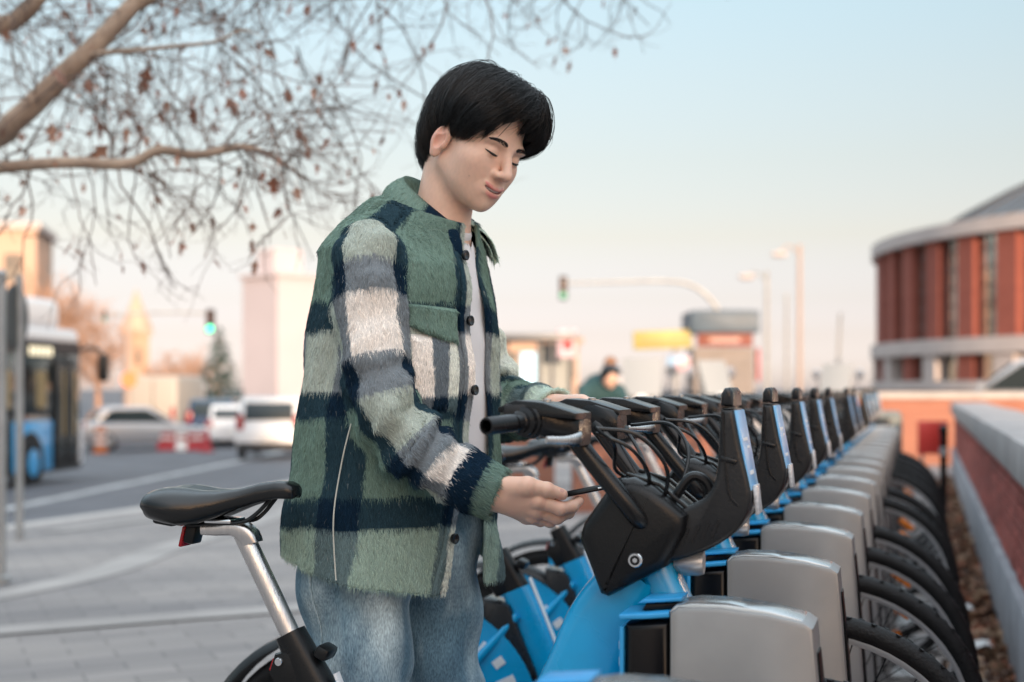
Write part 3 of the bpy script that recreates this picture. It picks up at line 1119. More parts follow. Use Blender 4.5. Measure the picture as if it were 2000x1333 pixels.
def make_dock():
    d = empty('docking_post')
    y0, y1 = -.145, -.040
    bd = MB()
    bd.prism([(.788, .796), (.800, .805), (.86, .8065), (.93, .800), (.978, .791), (.990, .783), (.997, .70), (1.03, .25), (1.045, .03), (.74, .03), (.765, .40), (.788, .60)], y0, y1, .0065, seg=2)
    bd.build('body', M_DOCK, d, 32)
    tp = MB()
    tp.prism([(.786, .7965), (.795, .806), (.82, .8105), (.87, .8105), (.93, .8035), (.972, .794), (.986, .784), (.972, .775), (.93, .785), (.86, .79), (.80, .79)], y0 + .009, y1 - .009, .0025)
    tp.build('steel_cap', M_DOCKTOP, d, 25, recalc=True)
    ed = MB()
    ed.bar([(.993, -.0925, .745), (1.002, -.0925, .66), (1.033, -.0925, .25)], .05, .006, .2)
    ed.build('edge_strip', M_GLOSS, d)
    bk = MB()
    bk.prism([(.722, .776), (.786, .782), (.786, .56), (.770, .45), (.735, .45), (.720, .56)], y0 + .008, y1 - .008, .010, seg=3)
    rc = bk.build('receptacle', M_GLOSS, d, 40)
    bl = MB()
    bl.bar(catmull([(.7165, -.0925, .50), (.7165, -.0925, .65), (.7165, -.0925, .772)], 5), .094, .006, .3)
    bl.bar([(.7135, -.0925, .786), (.75, -.0925, .7885), (.7865, -.0925, .7925)], .092, .008, .3)
    bl.build('blue_trim', M_DBLUE, rc)
    tb = MB()
    tb.prism([(.735, .8035), (.800, .8095), (.802, .8155), (.745, .8105)], y0 + .028, y1 - .020, .002)
    tb.build('light_lens', M_DBLUE, rc, 30, recalc=True)
    lg = MB()
    lg.prism([(.742, .793), (.792, .798), (.797, .8055), (.747, .8025)], y0 + .034, y1 - .026, .001)
    lg.build('lens_foot', M_GLOSS, rc, 30, recalc=True)
    dt = MB()
    for i in range(7):
        dt.box((.7128, -.132, .745 - .024 * i), (.0012, .005, .013), None, .0005)
    dt.build('trim_dot', M_WHITE, rc, 0)['kind'] = 'stuff'
    MB().box((.905, -.0925, .016), (.62, .30, .032), None, .008).build('base_plate', M_DOCK, d)
    return d


dock0 = make_dock()
KIDS = tree_of(dock0)
for k in range(-1, 17):
    dk = dock0 if k == -1 else copy_tree(dock0, KIDS)
    dk.location = slot(k)
    dk.rotation_euler = (0, 0, -AROW + R(random.uniform(-.7, .7)))
    if k == -1:
        lb = 'silver docking post just peeking over the bottom edge, closest of the row'
    elif k == 0:
        lb = 'large out-of-focus silver docking post at the bottom, in front of the blue frame'
    else:
        lb = '%s silver docking post counting back from the large blurred one' % ORD[k]
    tag(dk, lb, 'docking post', 'silver docking posts in a row')
# ------------------------------------------------------------------ the young man
person = empty('person', (-0.20, 2.62, 0.0))
tag(person, 'young man in a furry green and navy plaid jacket looking down at his phone', 'person')


def own(o, parent):
    """child built in world coordinates"""
    o.parent = parent
    if parent is person:
        o.matrix_parent_inverse = Matrix.Translation(-Vector(person.location))
    return o


# ---- head frame: x his right, y forward, z up, origin between the eyes' level
ya, pi_, ro = R(48), R(25), R(10)
HF = np.array((math.sin(ya) * math.cos(pi_), -math.cos(ya) * math.cos(pi_), -math.sin(pi_)))
HR0 = np.array((-math.cos(ya), -math.sin(ya), 0))
HU0 = np.cross(HR0, HF)
HR = HR0 * math.cos(ro) + HU0 * math.sin(ro)
HU = HU0 * math.cos(ro) - HR0 * math.sin(ro)
HM = np.stack([HR, HF, HU], 1)                     # local -> world
H0 = np.array((-0.0676, 2.627, 1.573))


def h2w(p): return np.asarray(p) @ HM.T + H0
def w2h(p): return (np.asarray(p) - H0) @ HM


NECK_T = np.array((0, -.030, -.055))
NECK_B = w2h(np.array((-0.140, 2.665, 1.385)))
CHEST = w2h(np.array((-0.165, 2.655, 1.30)))
EYE = np.array((.0315, .0695, -.002))
ER = .0150


def smile(P):
    Q = P.copy()
    Q[:, 2] -= 8.5 * P[:, 0] ** 2 - .0010
    return Q


def sd_head(P, parts=False):
    A = P.copy()
    A[:, 0] = np.abs(A[:, 0])
    d = sd_ell(A, (0, -.014, .044), (.0755, .094, .079))
    d = smin(d, sd_ell(A, (0, .027, -.020), (.0630, .058, .080)), .030)
    d = smin(d, sd_ell(A, (0, .048, -.070), (.036, .038, .035)), .030)
    d = smin(d, sd_cap(A, (.0470, -.004, -.054), (.018, .063, -.088), .0160, .0140), .028)
    d = smin(d, sd_ell(A, (.0440, .050, -.024), (.022, .026, .022)), .022)
    d = smin(d, sd_ell(A, (.024, .0735, .0185), (.030, .014, .009)), .016)
    d = smin(d, sd_ell(A, (.0305, .047, -.046), (.0235, .028, .031)), .028)
    # sockets and lids
    d = smax(d, -sd_ell(A, (.0325, .100, -.001), (.0205, .0185, .0125)), .012)
    d = smin(d, sd_ell(A, EYE, (ER * 1.08, ER, ER * .93)), .0045)
    # nose
    n = sd_cap(A, (0, .0830, .010), (0, .1045, -.0295), .0078, .0098)
    n = smin(n, sd_ell(A, (0, .1052, -.0318), (.0098, .0090, .0080)), .006)
    n = smin(n, sd_ell(A, (.0116, .0940, -.0352), (.0080, .0110, .0070)), .006)
    n = smax(n, -sd_ell(A, (.0064, .1015, -.0428), (.0042, .0065, .0048)), .003)
    d = smin(d, n, .009)
    # mouth mound, lips, opening
    d = smin(d, sd_ell(A, (0, .071, -.067), (.030, .020, .019)), .014)
    S = smile(A)
    up = sd_ell(S, (0, .0890, -.0602), (.0262, .0080, .0046))
    up = smin(up, sd_ell(S, (.0055, .0908, -.0596), (.009, .0065, .0042)), .003)
    lo = sd_ell(S, (0, .0872, -.0730), (.0200, .0084, .0062))
    gap = sd_ell(S, (0, .097, -.0655), (.0255, .0180, .0023))
    d = smin(d, up, .005)
    d = smin(d, lo, .0055)
    d = smax(d, -gap, .0018)
    d = smin(d, sd_ell(A, (0, .0745, -.0965), (.0155, .0145, .0135)), .016)
    # ear
    c, s = math.cos(R(12)), math.sin(R(12))
    E = A - np.array((.0765, -.010, -.023))
    E = np.stack([E[:, 0] - .28 * (-E[:, 1]).clip(-.03, .03), c * E[:, 1] - s * E[:, 2], s * E[:, 1] + c * E[:, 2]], 1)
    e = sd_ell(E, (0, 0, .004), (.0085, .0162, .0265))
    e = smin(e, sd_ell(E, (-.001, .004, -.022), (.006, .009, .011)), .006)
    e = smax(e, -sd_ell(E, (.0095, .004, .000), (.0100, .0095, .0170)), .002)
    e = smax(e, -sd_ell(E, (.0095, -.004, .016), (.0078, .0085, .0085)), .002)
    e = smin(e, sd_ell(E, (.001, .013, -.004), (.005, .004, .007)), .003)
    d = smin(d, e, .006)
    # neck, throat, collar bones
    nk = sd_cap(P, NECK_T, NECK_B, .0515, .0545)
    nk = smin(nk, sd_cap(P, NECK_B, CHEST, .056, .060), .03)
    d = smin(d, nk, .018)
    return d


def surf_ys(x, z, y0=.122, n_=96):
    x, z = np.atleast_1d(x).astype(float), np.atleast_1d(z).astype(float)
    ys_ = np.linspace(y0, .035, n_)
    P = np.stack([np.repeat(x, n_), np.tile(ys_, len(x)), np.repeat(z, n_)], 1)
    d = sd_head(P).reshape(len(x), n_)
    i = np.argmax(d < 0, 1)
    return ys_[i] + d[np.arange(len(x)), i]


def surf_y(x, z):
    return surf_ys(x, z)[0]


def vn_(P, f):
    q = P * f
    return (np.sin(q[:, 0] * 1.3 + 2 * np.sin(q[:, 1] * .7)) * np.sin(q[:, 2] * 1.1 + 1.6 * np.sin(q[:, 0] * .8)) + np.sin(q[:, 1] * 1.7 + 1.3 * np.sin(q[:, 2] * .9 + 2))) * .5


V1, Q1 = surface_nets(sd_head, (-.098, -.20, -.30), (.098, .128, .128), .00165)
V1h = V1
# colour of the skin
SK = np.array((.79, .525, .405))
col = np.tile(SK, (len(V1), 1))


def blend(mask, c, k=1.0):
    global col
    m = np.clip(mask * k, 0, 1)[:, None]
    col = col * (1 - m) + np.asarray(c) * m


def gauss(P, c, r):
    return np.exp(-(((P - np.asarray(c)) / np.asarray(r)) ** 2).sum(1))


A1 = V1.copy()
A1[:, 0] = np.abs(A1[:, 0])
RED = np.array((.76, .38, .31))
blend(gauss(A1, (.048, .065, -.035), (.020, .03, .018)), RED, .20)
blend(gauss(A1, (0, .107, -.033), (.014, .012, .012)), RED, .30)
blend(gauss(A1, (.083, -.013, -.022), (.012, .022, .034)), (.66, .26, .20), .55)
blend(gauss(A1, (.0325, .088, -.017), (.020, .02, .006)), (.52, .32, .25), .25)
blend(gauss(A1, (.0325, .086, .009), (.018, .02, .004)), (.50, .30, .23), .30)
S1 = smile(A1)
lipu = sd_ell(S1, (0, .0890, -.0602), (.0262, .0085, .0048))
lipl = sd_ell(S1, (0, .0872, -.0730), (.0202, .0090, .0064))
lm = np.clip(1.0 - np.minimum(lipu, lipl) / .0016, 0, 1) * (S1[:, 1] > .080)
blend(lm, (.70, .225, .215), .85)
blend(np.clip(1 - sd_ell(S1, (0, .089, -.0655), (.0240, .0165, .0028)) / .0008, 0, 1) * (S1[:, 1] < .0935) * (S1[:, 1] > .07), (.34, .09, .08))
blend(np.clip(1 - sd_ell(A1, (.0064, .1005, -.0425), (.0042, .006, .0046)) / .001, 0, 1), (.16, .06, .045), .8)
col = col * (1 + .025 * vn_(V1, 140) + .030 * vn_(V1, 420))[:, None]
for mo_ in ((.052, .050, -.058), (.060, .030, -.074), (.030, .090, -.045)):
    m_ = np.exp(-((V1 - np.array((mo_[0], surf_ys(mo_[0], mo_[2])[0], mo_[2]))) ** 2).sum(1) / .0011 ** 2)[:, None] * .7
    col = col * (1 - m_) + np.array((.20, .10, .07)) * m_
body_v, body_q, body_c = [h2w(V1)], [Q1], [col]
off = len(V1)


# ---- hands
def chain(P, pts, k=.003):
    d = None
    for a, b in zip(pts[:-1], pts[1:]):
        q = sd_cap(P, a[:3], b[:3], a[3], b[3])
        d = q if d is None else smin(d, q, k)
    return d


def J(px, py, d, r):
    return (*W(px, py, d), r)


RH = {
    'thumb': [J(985, 950, 2.338, .017), J(1030, 950, 2.318, .0150), J(1068, 957, 2.322, .0122), J(1097, 966, 2.330, .0100)],
    'index': [J(1050, 976, 2.330, .0138), J(1094, 994, 2.332, .0112), J(1117, 990, 2.348, .0102), J(1130, 979, 2.362, .0085)],
    'middle': [J(1048, 994, 2.345, .0138), J(1088, 1011, 2.350, .0112), J(1110, 1001, 2.370, .0102), J(1121, 987, 2.384, .0085)],
    'ring': [J(1040, 1005, 2.362, .0130), J(1074, 1018, 2.372, .0106), J(1098, 1006, 2.392, .0096), J(1107, 991, 2.402, .0082)],
    'pinky': [J(1028, 1010, 2.380, .0115), J(1056, 1018, 2.390, .0092), J(1078, 1008, 2.407, .0084), J(1087, 995, 2.414, .0072)],
}
RW = J(968, 965, 2.356, .0255)
RF = J(900, 935, 2.362, .030)


def sd_rhand(P):
    d = sd_cap(P, RF[:3], RW[:3], RF[3], RW[3])
    for f in ('index', 'middle', 'ring', 'pinky'):
        k = RH[f][0]
        d = smin(d, sd_cap(P, RW[:3], k[:3], .0205, k[3] * 1.08), .014)
    d = smin(d, sd_cap(P, RW[:3], RH['thumb'][1][:3], .021, .0150), .012)
    fg = None
    for f in RH:
        q = chain(P, RH[f])
        for j in RH[f][1:3]:
            q = smin(q, np.linalg.norm(P - np.array(j[:3]), axis=1) - j[3] * 1.05, .003)
        fg = q if fg is None else smin(fg, q, .0010)
    d = smin(d, fg, .0045)
    # tendons on the back of the hand
    for f in ('index', 'middle', 'ring'):
        k = np.array(RH[f][0][:3])
        d = smin(d, np.linalg.norm(P - k - np.array((0, -.006, -.003)), axis=1) - .0105, .007)
    # nails
    for f in ('thumb', 'index'):
        pass
    return d


LH = {
    'thumb': [J(1092, 806, 2.585, .0165), J(1100, 832, 2.545, .0135), J(1112, 852, 2.510, .0110), J(1122, 858, 2.485, .0095)],
    'index': [J(1140, 789, 2.522, .0130), J(1172, 797, 2.478, .0110), J(1181, 818, 2.462, .0100), J(1177, 838, 2.460, .0085)],
    'middle': [J(1137, 787, 2.548, .0132), J(1168, 794, 2.502, .0112), J(1178, 818, 2.488, .0100), J(1172, 838, 2.488, .0085)],
    'ring': [J(1132, 788, 2.574, .0128), J(1161, 795, 2.527, .0106), J(1170, 818, 2.514, .0096), J(1164, 838, 2.514, .0082)],
    'pinky': [J(1126, 792, 2.598, .0115), J(1150, 800, 2.556, .0094), J(1158, 820, 2.545, .0086), J(1153, 836, 2.545, .0074)],
}
LW = J(1082, 800, 2.618, .0250)
LF = J(1030, 806, 2.70, .031)


def sd_lhand(P):
    d = sd_cap(P, LF[:3], LW[:3], LF[3], LW[3])
    for f in ('index', 'middle', 'ring', 'pinky'):
        k = LH[f][0]
        d = smin(d, sd_cap(P, LW[:3], k[:3], .0200, k[3] * 1.05), .014)
    for f in LH:
        d = smin(d, chain(P, LH[f]), .0042)
    return d


def add_body(V, Q, c):
    global off
    body_v.append(V)
    body_q.append(Q + off)
    body_c.append(c)
    off += len(V)


def hand_mesh(fn, joints, wr):
    allp = np.array([j[:3] for f in joints.values() for j in f] + [wr[0][:3], wr[1][:3]])
    V, Q = surface_nets(fn, allp.min(0) - .045, allp.max(0) + .04, .0014)
    c = np.tile(SK * np.array((1.0, .95, .93)), (len(V), 1))
    tips = [j[3][:3] for j in joints.values()] + [j[1][:3] for j in joints.values()] + [j[0][:3] for j in joints.values()]
    for t in tips:
        m = np.exp(-((V - np.array(t)) ** 2).sum(1) / .011 ** 2)[:, None] * .42
        c = c * (1 - m) + RED * m
    add_body(V, Q, c)


hand_mesh(sd_rhand, RH, (RW, RF))
hand_mesh(sd_lhand, LH, (LW, LF))
# the rest of the body, under the clothes
def sd_core(P):
    S_r, E_r = np.array((-.235, 2.50, 1.335)), np.array(J(757, 815, 2.394, 0)[:3])
    S_l, E_l = np.array((-.125, 2.775, 1.33)), np.array((-.045, 2.80, 1.09))
    d = sd_cap(P, (-.210, 2.625, .95), (-.185, 2.65, 1.27), .100, .085)
    d = smin(d, sd_cap(P, S_r, S_l, .055), .05)
    for a, b, c in ((S_r, E_r, RW[:3]), (S_l, E_l, LW[:3])):
        d = smin(d, sd_cap(P, a, b, .046, .040), .03)
        d = smin(d, sd_cap(P, b, np.array(c), .038, .026), .02)
    for hp, kn, an in (((-.262, 2.56, .90), (-.272, 2.527, .50), (-.272, 2.54, .08)), ((-.170, 2.685, .90), (-.134, 2.69, .50), (-.125, 2.71, .08))):
        d = smin(d, sd_cap(P, hp, kn, .080, .055), .04)
        d = smin(d, sd_cap(P, kn, an, .052, .036), .03)
    return d


Vk, Qk = surface_nets(sd_core, (-.46, 2.28, .02), (.14, 2.96, 1.45), .011)
add_body(Vk, Qk, np.tile(SK, (len(Vk), 1)))
M_SKIN = attr_mat('skin', 'Col', 0.40, sss=0.22, bump=0.08, bscale=900, spec=0.38)
body = big_mesh('body', np.vstack(body_v), np.vstack(body_q), M_SKIN, None, True, np.vstack(body_c))
own(body, person)


# thumb nail
def nail(c, ax, nrm, w, l):
    ax = ax / np.linalg.norm(ax)
    nrm = nrm - ax * (nrm @ ax)
    nrm = nrm / np.linalg.norm(nrm)
    sd = np.cross(ax, nrm)
    b = MB()
    rings = []
    for t in np.linspace(-1, 1, 9):
        ring = []
        for u in np.linspace(-1, 1, 9):
            e = math.sqrt(max(0, 1 - abs(t) ** 3.5))
            ring.append(c + ax * l * t + sd * w * u * (.35 + .65 * e) + nrm * (-.0028 * u * u - .0004 * t * t))
        rings.append(np.array(ring))
    b.loft(rings, closed=False)
    o = b.build('fingernail', M_NAIL, None, 60)
    return own(o, person)


M_NAIL = mat('fingernail', (.66, .38, .32), 0.25)
tt = RH['thumb']
pa, pb = np.array(tt[2][:3]), np.array(tt[3][:3])
nail(pb - (pb - pa) * .10 + np.array((0, -.0090, .0076)), pb - pa, np.array((0, -.75, .66)), .0062, .0080)

# eyelash lines, brows, teeth
M_LASH = mat('lash', (.010, .008, .008), 0.6)
for s in (1, -1):
    pts, rr = [], []
    for dx in np.linspace(-.0150, .0165, 19):
        z = EYE[2] - .0036 + 6.0 * dx * dx + .0016 * s * 0 + (.0012 if dx > 0 else -.0006) * abs(dx) / .0135
        y = surf_y(s * (EYE[0] + dx), z) + .0003
        pts.append(h2w((s * (EYE[0] + dx), y, z)))
        rr.append(.0005 + .0019 * max(0, 1 - ((dx - .001) / .0158) ** 2) ** .7)
    own(MB().tube(pts, rr, 6).build('eyelash', M_LASH, None), person)
    pts, rr = [], []
    for dx in np.linspace(-.0125, .0145, 13):
        z = EYE[2] + .0052 - 12.0 * (dx - .001) ** 2
        y = surf_y(s * (EYE[0] + dx), z) - .0002
        pts.append(h2w((s * (EYE[0] + dx), y, z)))
        rr.append(.00025 + .00035 * max(0, 1 - (dx / .0145) ** 2))
    own(MB().tube(pts, rr, 5).build('eyelid_crease', mat('lid_crease', (.20, .10, .075), 0.6), None), person)
M_HAIR = mat('black_hair', (.0048, .0050, .0060), 0.32, spec=0.42)
for s in (1, -1):
    n_ = 800
    t = RNG.random(n_)
    x = .0115 + .0385 * t
    zc = .0155 + .0058 * np.sin(t * 2.0) - .002 * t ** 3
    hw = .0037 * (1 - .75 * t ** 2.2) * (.65 + .35 * np.minimum(1, t * 5))
    z = zc + RNG.uniform(-1, 1, n_) * hw
    a = np.stack([s * x, surf_ys(s * x, z) - .0004, z], 1)
    dr = np.stack([s * (.55 + .5 * t), .12 - .45 * t, .62 * (1 - t) - .15 * t + RNG.normal(0, .16, n_)], 1)
    dr /= np.linalg.norm(dr, axis=1)[:, None]
    L_ = (.0068 * (1 - .3 * t))[:, None]
    b = a + dr * L_ * .5
    c = a + dr * L_
    c[:, 1] = surf_ys(c[:, 0], c[:, 2]) + .0006
    b[:, 1] = np.maximum(b[:, 1] + .001, (a[:, 1] + c[:, 1]) / 2 + .0006)
    P = np.stack([h2w(a), h2w(b), h2w(c)], 1)
    own(strands('eyebrow', P, np.array((.00024, .00020, .00006)), None, M_HAIR), person)
tb = MB()
for i in range(-3, 4):
    x = i * .0052
    tb.box((x, .0898 - 14 * x * x, -.0648 + 8 * x * x), (.0049, .004, .0058), None, .001)
v = h2w(np.vstack(tb.v))
tb.v, tb.n = [v], len(v)
own(tb.build('teeth', mat('teeth', (.86, .83, .78), 0.3), None), person)['kind'] = 'stuff'

# ---- hair
HCN = np.array((0, -.012, .020))


def sd_hairvol(P):
    d = sd_ell(P, (0, -.015, .043), (.0890, .104, .098))
    d = smin(d, sd_ell(P, (0, -.055, -.012), (.071, .056, .078)), .03)
    d = smin(d, sd_ell(P, (-.006, .046, .082), (.074, .058, .052)), .03)
    d = smin(d, sd_ell(P, (-.052, .050, .052), (.034, .050, .046)), .02)
    d = smin(d, sd_ell(P, (.058, .020, .040), (.036, .055, .045)), .02)
    return d


def hair_r(D):
    lo_, hi_ = np.full(len(D), .04), np.full(len(D), .19)
    for _ in range(22):
        m = (lo_ + hi_) / 2
        ins = sd_hairvol(HCN + D * m[:, None]) < 0
        lo_ = np.where(ins, m, lo_)
        hi_ = np.where(ins, hi_, m)
    return (lo_ + hi_) / 2


AZ_N = [(0, .086), (18, .076), (32, .057), (45, .029), (56, .008), (68, -.006), (80, -.002), (96, .000), (106, -.012), (116, -.045), (130, -.082), (150, -.092), (180, -.095)]
AZ_F = [(0, .076), (10, .060), (28, .040), (42, .018), (55, .008), (70, .004), (85, .006), (100, .004), (116, -.045), (130, -.082), (150, -.092), (180, -.095)]


def zmin_az(az):
    az = az + R(10) * np.exp(-((az + R(12)) / R(22)) ** 2)
    a = np.degrees(np.abs(az))
    zn = np.interp(a, *zip(*AZ_N))
    zf = np.interp(a, *zip(*AZ_F))
    return np.where(az >= 0, zn, zf)


def dirs(az, pol):
    return np.stack([np.sin(az) * np.sin(pol), np.cos(az) * np.sin(pol), np.cos(pol)], 1)


def end_dir(az, z):
    pol = np.full(len(az), 1.5)
    for _ in range(8):
        r = hair_r(dirs(az, pol))
        pol = np.arccos(np.clip((z - HCN[2]) / r, -.985, .985))
    return dirs(az, pol)


NS = 19000
side = np.where(RNG.random(NS) < .60, 1.0, -1.0)
az = side * (RNG.random(NS) ** .85) * math.pi
aa = np.abs(az)
# where the strand leaves the parting: front strands near the hairline, back strands from the crown
yp = np.interp(np.degrees(aa), [0, 20, 45, 70, 95, 120, 180], [.086, .080, .060, .025, -.010, -.045, -.070]) + RNG.normal(0, .010, NS)
zp = np.interp(yp, [-.11, -.07, -.02, .04, .075, .095], [.12, .138, .146, .138, .118, .095])
st = np.stack([-.015 + RNG.normal(0, .004, NS) + side * .002, yp, zp], 1) - HCN
st /= np.linalg.norm(st, axis=1)[:, None]
clid = np.clip(np.degrees(aa) / 5.5 + RNG.normal(0, .35, NS), 0, 33).astype(int) + (side > 0) * 100
crand = np.random.default_rng(4).normal(0, 1, (300, 4))
zend = zmin_az(az) + RNG.normal(0, .004, NS) + crand[clid, 0] * np.where(aa < R(60), .0105, .0070) + np.where(RNG.random(NS) < .25, RNG.random(NS) * .05, 0)
caz = np.radians((clid % 100 + .5) * 5.5) * side
az_e = np.where(RNG.random(NS) < .78, caz + (az - caz) * .28, az)
en = end_dir(az_e, zend)
K = 14
t0 = np.where(RNG.random(NS) < .45, 0, RNG.random(NS) * .55)
lay = np.where(RNG.random(NS) < .72, 1.0 - RNG.random(NS) ** 2 * .10, 1.0 + RNG.normal(0, .010, NS))
fly = RNG.random(NS) < .045
lay = np.where(fly, 1.0 + RNG.random(NS) ** 2 * .075, lay)
tt_ = t0[:, None] + (1.0 - t0[:, None]) * np.linspace(0, 1, K)[None, :]
om = np.arccos(np.clip((st * en).sum(1), -1, 1))[:, None]
so = np.sin(om) + 1e-6
Dv = (np.sin((1 - tt_) * om) / so)[..., None] * st[:, None, :] + (np.sin(tt_ * om) / so)[..., None] * en[:, None, :]
# gentle waves and clumps
ph = RNG.random(NS)[:, None] * 6.28
cl = np.floor(np.degrees(aa) / 5.0) * 1.7 + side * 9
sw = .035 * np.sin(tt_ * 3.5 + cl[:, None]) + .012 * np.sin(tt_ * 8 + ph) + .05 * crand[clid, 2][:, None] * tt_ ** 2 + fly[:, None] * RNG.normal(0, .12, (NS, 1)) * tt_
perp = np.cross(st, en)
perp /= np.linalg.norm(perp, axis=1)[:, None] + 1e-9
Dv = Dv + perp[:, None, :] * sw[..., None]
# pull strands of a clump together towards the tips
Dv = Dv / np.linalg.norm(Dv, axis=2)[..., None]
rr = hair_r(Dv.reshape(-1, 3)).reshape(NS, K)
tipin = 1 - .05 * np.clip(tt_ - .8, 0, 1) * 5 * (RNG.random(NS)[:, None])
root = 1 - .10 * np.exp(-((tt_ - 0) / .08) ** 2)
rip = 1 + .024 * crand[clid, 1][:, None] * np.clip(tt_ * 1.5, 0, 1) + .008 * np.sin(cl[:, None] * 3.1 + tt_ * 2)
P = HCN + Dv * (rr * lay[:, None] * tipin * root * rip)[..., None]
hair = strands('hair', h2w(P.reshape(-1, 3)).reshape(NS, K, 3), np.interp(np.linspace(0, 1, K), [0, .6, 1], [.00033, .00031, .00008]), None, M_HAIR)
own(hair, person)


def sd_cap_hair(P):
    d = sd_hairvol(P) + .0095
    q = P - HCN
    z_ = np.arctan2(q[:, 0], q[:, 1])
    zm = zmin_az(z_) + .012 + .010 * (np.abs(z_) < R(65))
    return smax(d, (zm - P[:, 2]), .006)


V2, Q2 = surface_nets(sd_cap_hair, (-.11, -.145, -.11), (.11, .125, .16), .003)
own(big_mesh('hair_underlayer', h2w(V2), Q2, M_HAIR), hair)

# ---- jacket
TA = R(60)
TF = np.array((math.sin(TA), -math.cos(TA), 0))
TR = np.array((-math.cos(TA), -math.sin(TA), 0))
#        z     cX      cY    W     D
TS = np.array([
    (.60, -0.220, 2.625, 0.243, 0.170),
    (.73, -0.220, 2.625, 0.241, 0.169),
    (.80, -0.218, 2.625, 0.237, 0.167),
    (.95, -0.210, 2.622, 0.226, 0.158),
    (1.10, -0.201, 2.620, 0.214, 0.150),
    (1.20, -0.196, 2.620, 0.207, 0.145),
    (1.30, -0.196, 2.625, 0.197, 0.137),
    (1.36, -0.196, 2.632, 0.188, 0.130),
    (1.41, -0.182, 2.645, 0.160, 0.112),
    (1.445, -0.168, 2.655, 0.122, 0.094),
    (1.475, -0.152, 2.662, 0.088, 0.078),
    (1.51, -0.142, 2.665, 0.066, 0.066),
    (1.60, -0.138, 2.665, 0.060, 0.060)])


def tilt(z, yl):
    return .42 * np.clip(yl, -.025, .13) * np.clip((z - 1.28) / .12, 0, 1)


def torso(P):
    z = P[:, 2]
    q0, q1 = P[:, 0] + .165, P[:, 1] - 2.655
    z = z + tilt(z, q0 * TF[0] + q1 * TF[1])
    f = [np.interp(z, TS[:, 0], TS[:, i]) for i in (1, 2, 3, 4)]
    q0, q1 = P[:, 0] - f[0], P[:, 1] - f[1]
    xl = q0 * TR[0] + q1 * TR[1]
    yl = q0 * TF[0] + q1 * TF[1]
    p = 2.3
    rho = ((np.abs(xl) / f[2]) ** p + (np.abs(yl) / f[3]) ** p) ** (1 / p) + 1e-6
    r = np.sqrt(xl ** 2 + yl ** 2)
    return xl, yl, np.maximum(r, .01) * (1 - 1 / rho), np.arctan2(xl / f[2], yl / f[3])


SLR = [J(716, 494, 2.470, .056), J(720, 560, 2.445, .056), J(725, 650, 2.425, .0555), J(739, 740, 2.405, .056), J(763, 822, 2.392, .056), J(812, 872, 2.380, .053), J(868, 912, 2.370, .049), J(930, 948, 2.362, .045), J(974, 968, 2.356, .0425)]
SLL = [(*(np.array((-.125, 2.79, 1.335))), .064), (-.085, 2.81, 1.22, .062), (-.040, 2.80, 1.11, .060), (*W(985, 800, 2.76), .056), (*W(1035, 800, 2.68), .050), (*W(1080, 803, 2.615), .043)]


def sleeve(P, pts):
    best = np.full(len(P), 9.0)
    tv = np.zeros(len(P))
    seg = np.zeros(len(P), int)
    s0 = 0.0
    for i, (a, b) in enumerate(zip(pts[:-1], pts[1:])):
        A_, B_ = np.array(a[:3]), np.array(b[:3])
        ab = B_ - A_
        L_ = np.linalg.norm(ab)
        t = ((P - A_) @ ab) / (L_ * L_)
        tc = np.clip(t, 0, 1)
        d = np.linalg.norm(P - A_ - tc[:, None] * ab, axis=1) - (a[3] + (b[3] - a[3]) * tc)
        m = d < best
        best = np.where(m, d, best)
        tv = np.where(m, s0 + L_ * tc, tv)
        seg = np.where(m, i, seg)
        s0 += L_
    return best, tv, seg, s0


def end_cut(P, pts):
    a, b = np.array(pts[-2][:3]), np.array(pts[-1][:3])
    ax = (b - a) / np.linalg.norm(b - a)
    return (P - b) @ ax, ax


def vnoise(P, s, seed):
    q = P * s + seed
    return (np.sin(q[:, 0] * 1.7 + 1.3 * np.sin(q[:, 1] * 1.1 + q[:, 2] * .6)) * np.sin(q[:, 2] * 1.9 + 1.1 * np.sin(q[:, 0] * .9)) + .5 * np.sin(q[:, 1] * 3.1 + q[:, 2] * 2.3 + 1.7 * np.sin(q[:, 0] * 2.0)))


NEAR_E = [(.72, .084), (.80, .066), (.92, .030), (1.02, .010), (1.12, .002), (1.30, .0), (1.45, .004)]
FAR_E = [(.72, -.050), (.80, -.055), (1.0, -.070), (1.2, -.066), (1.35, -.058), (1.45, -.050)]


def sd_jacket_solid(P):
    xl, yl, dt, ph = torso(P)
    z = P[:, 2]
    # soft folds running down the body and bunching at the waist
    fold = .0070 * np.sin(ph * 7.0 + z * 9 + 1.2 * np.sin(z * 11)) * np.clip((1.28 - z) * 2, 0, 1) + .005 * vnoise(P, 14, 3.0)
    dt = dt + fold
    dr, tr, sr, _ = sleeve(P, SLR)
    wr = .0085 * np.sin(tr * 95 + 2.0 * np.sin(tr * 31) + 2 * P[:, 1] * 30) * np.exp(-((tr - .33) / .10) ** 2) + .0045 * vnoise(P, 24, 7.0)
    dr = dr + wr
    dl, tl, sl, _ = sleeve(P, SLL)
    dl = dl + .0045 * np.sin(tl * 80 + P[:, 0] * 40) + .003 * vnoise(P, 24, 1.0)
    d = smin(dt, dr, .020)
    d = smin(d, dl, .020)
    return d, xl, yl, dt, dr, dl


TH = .0085


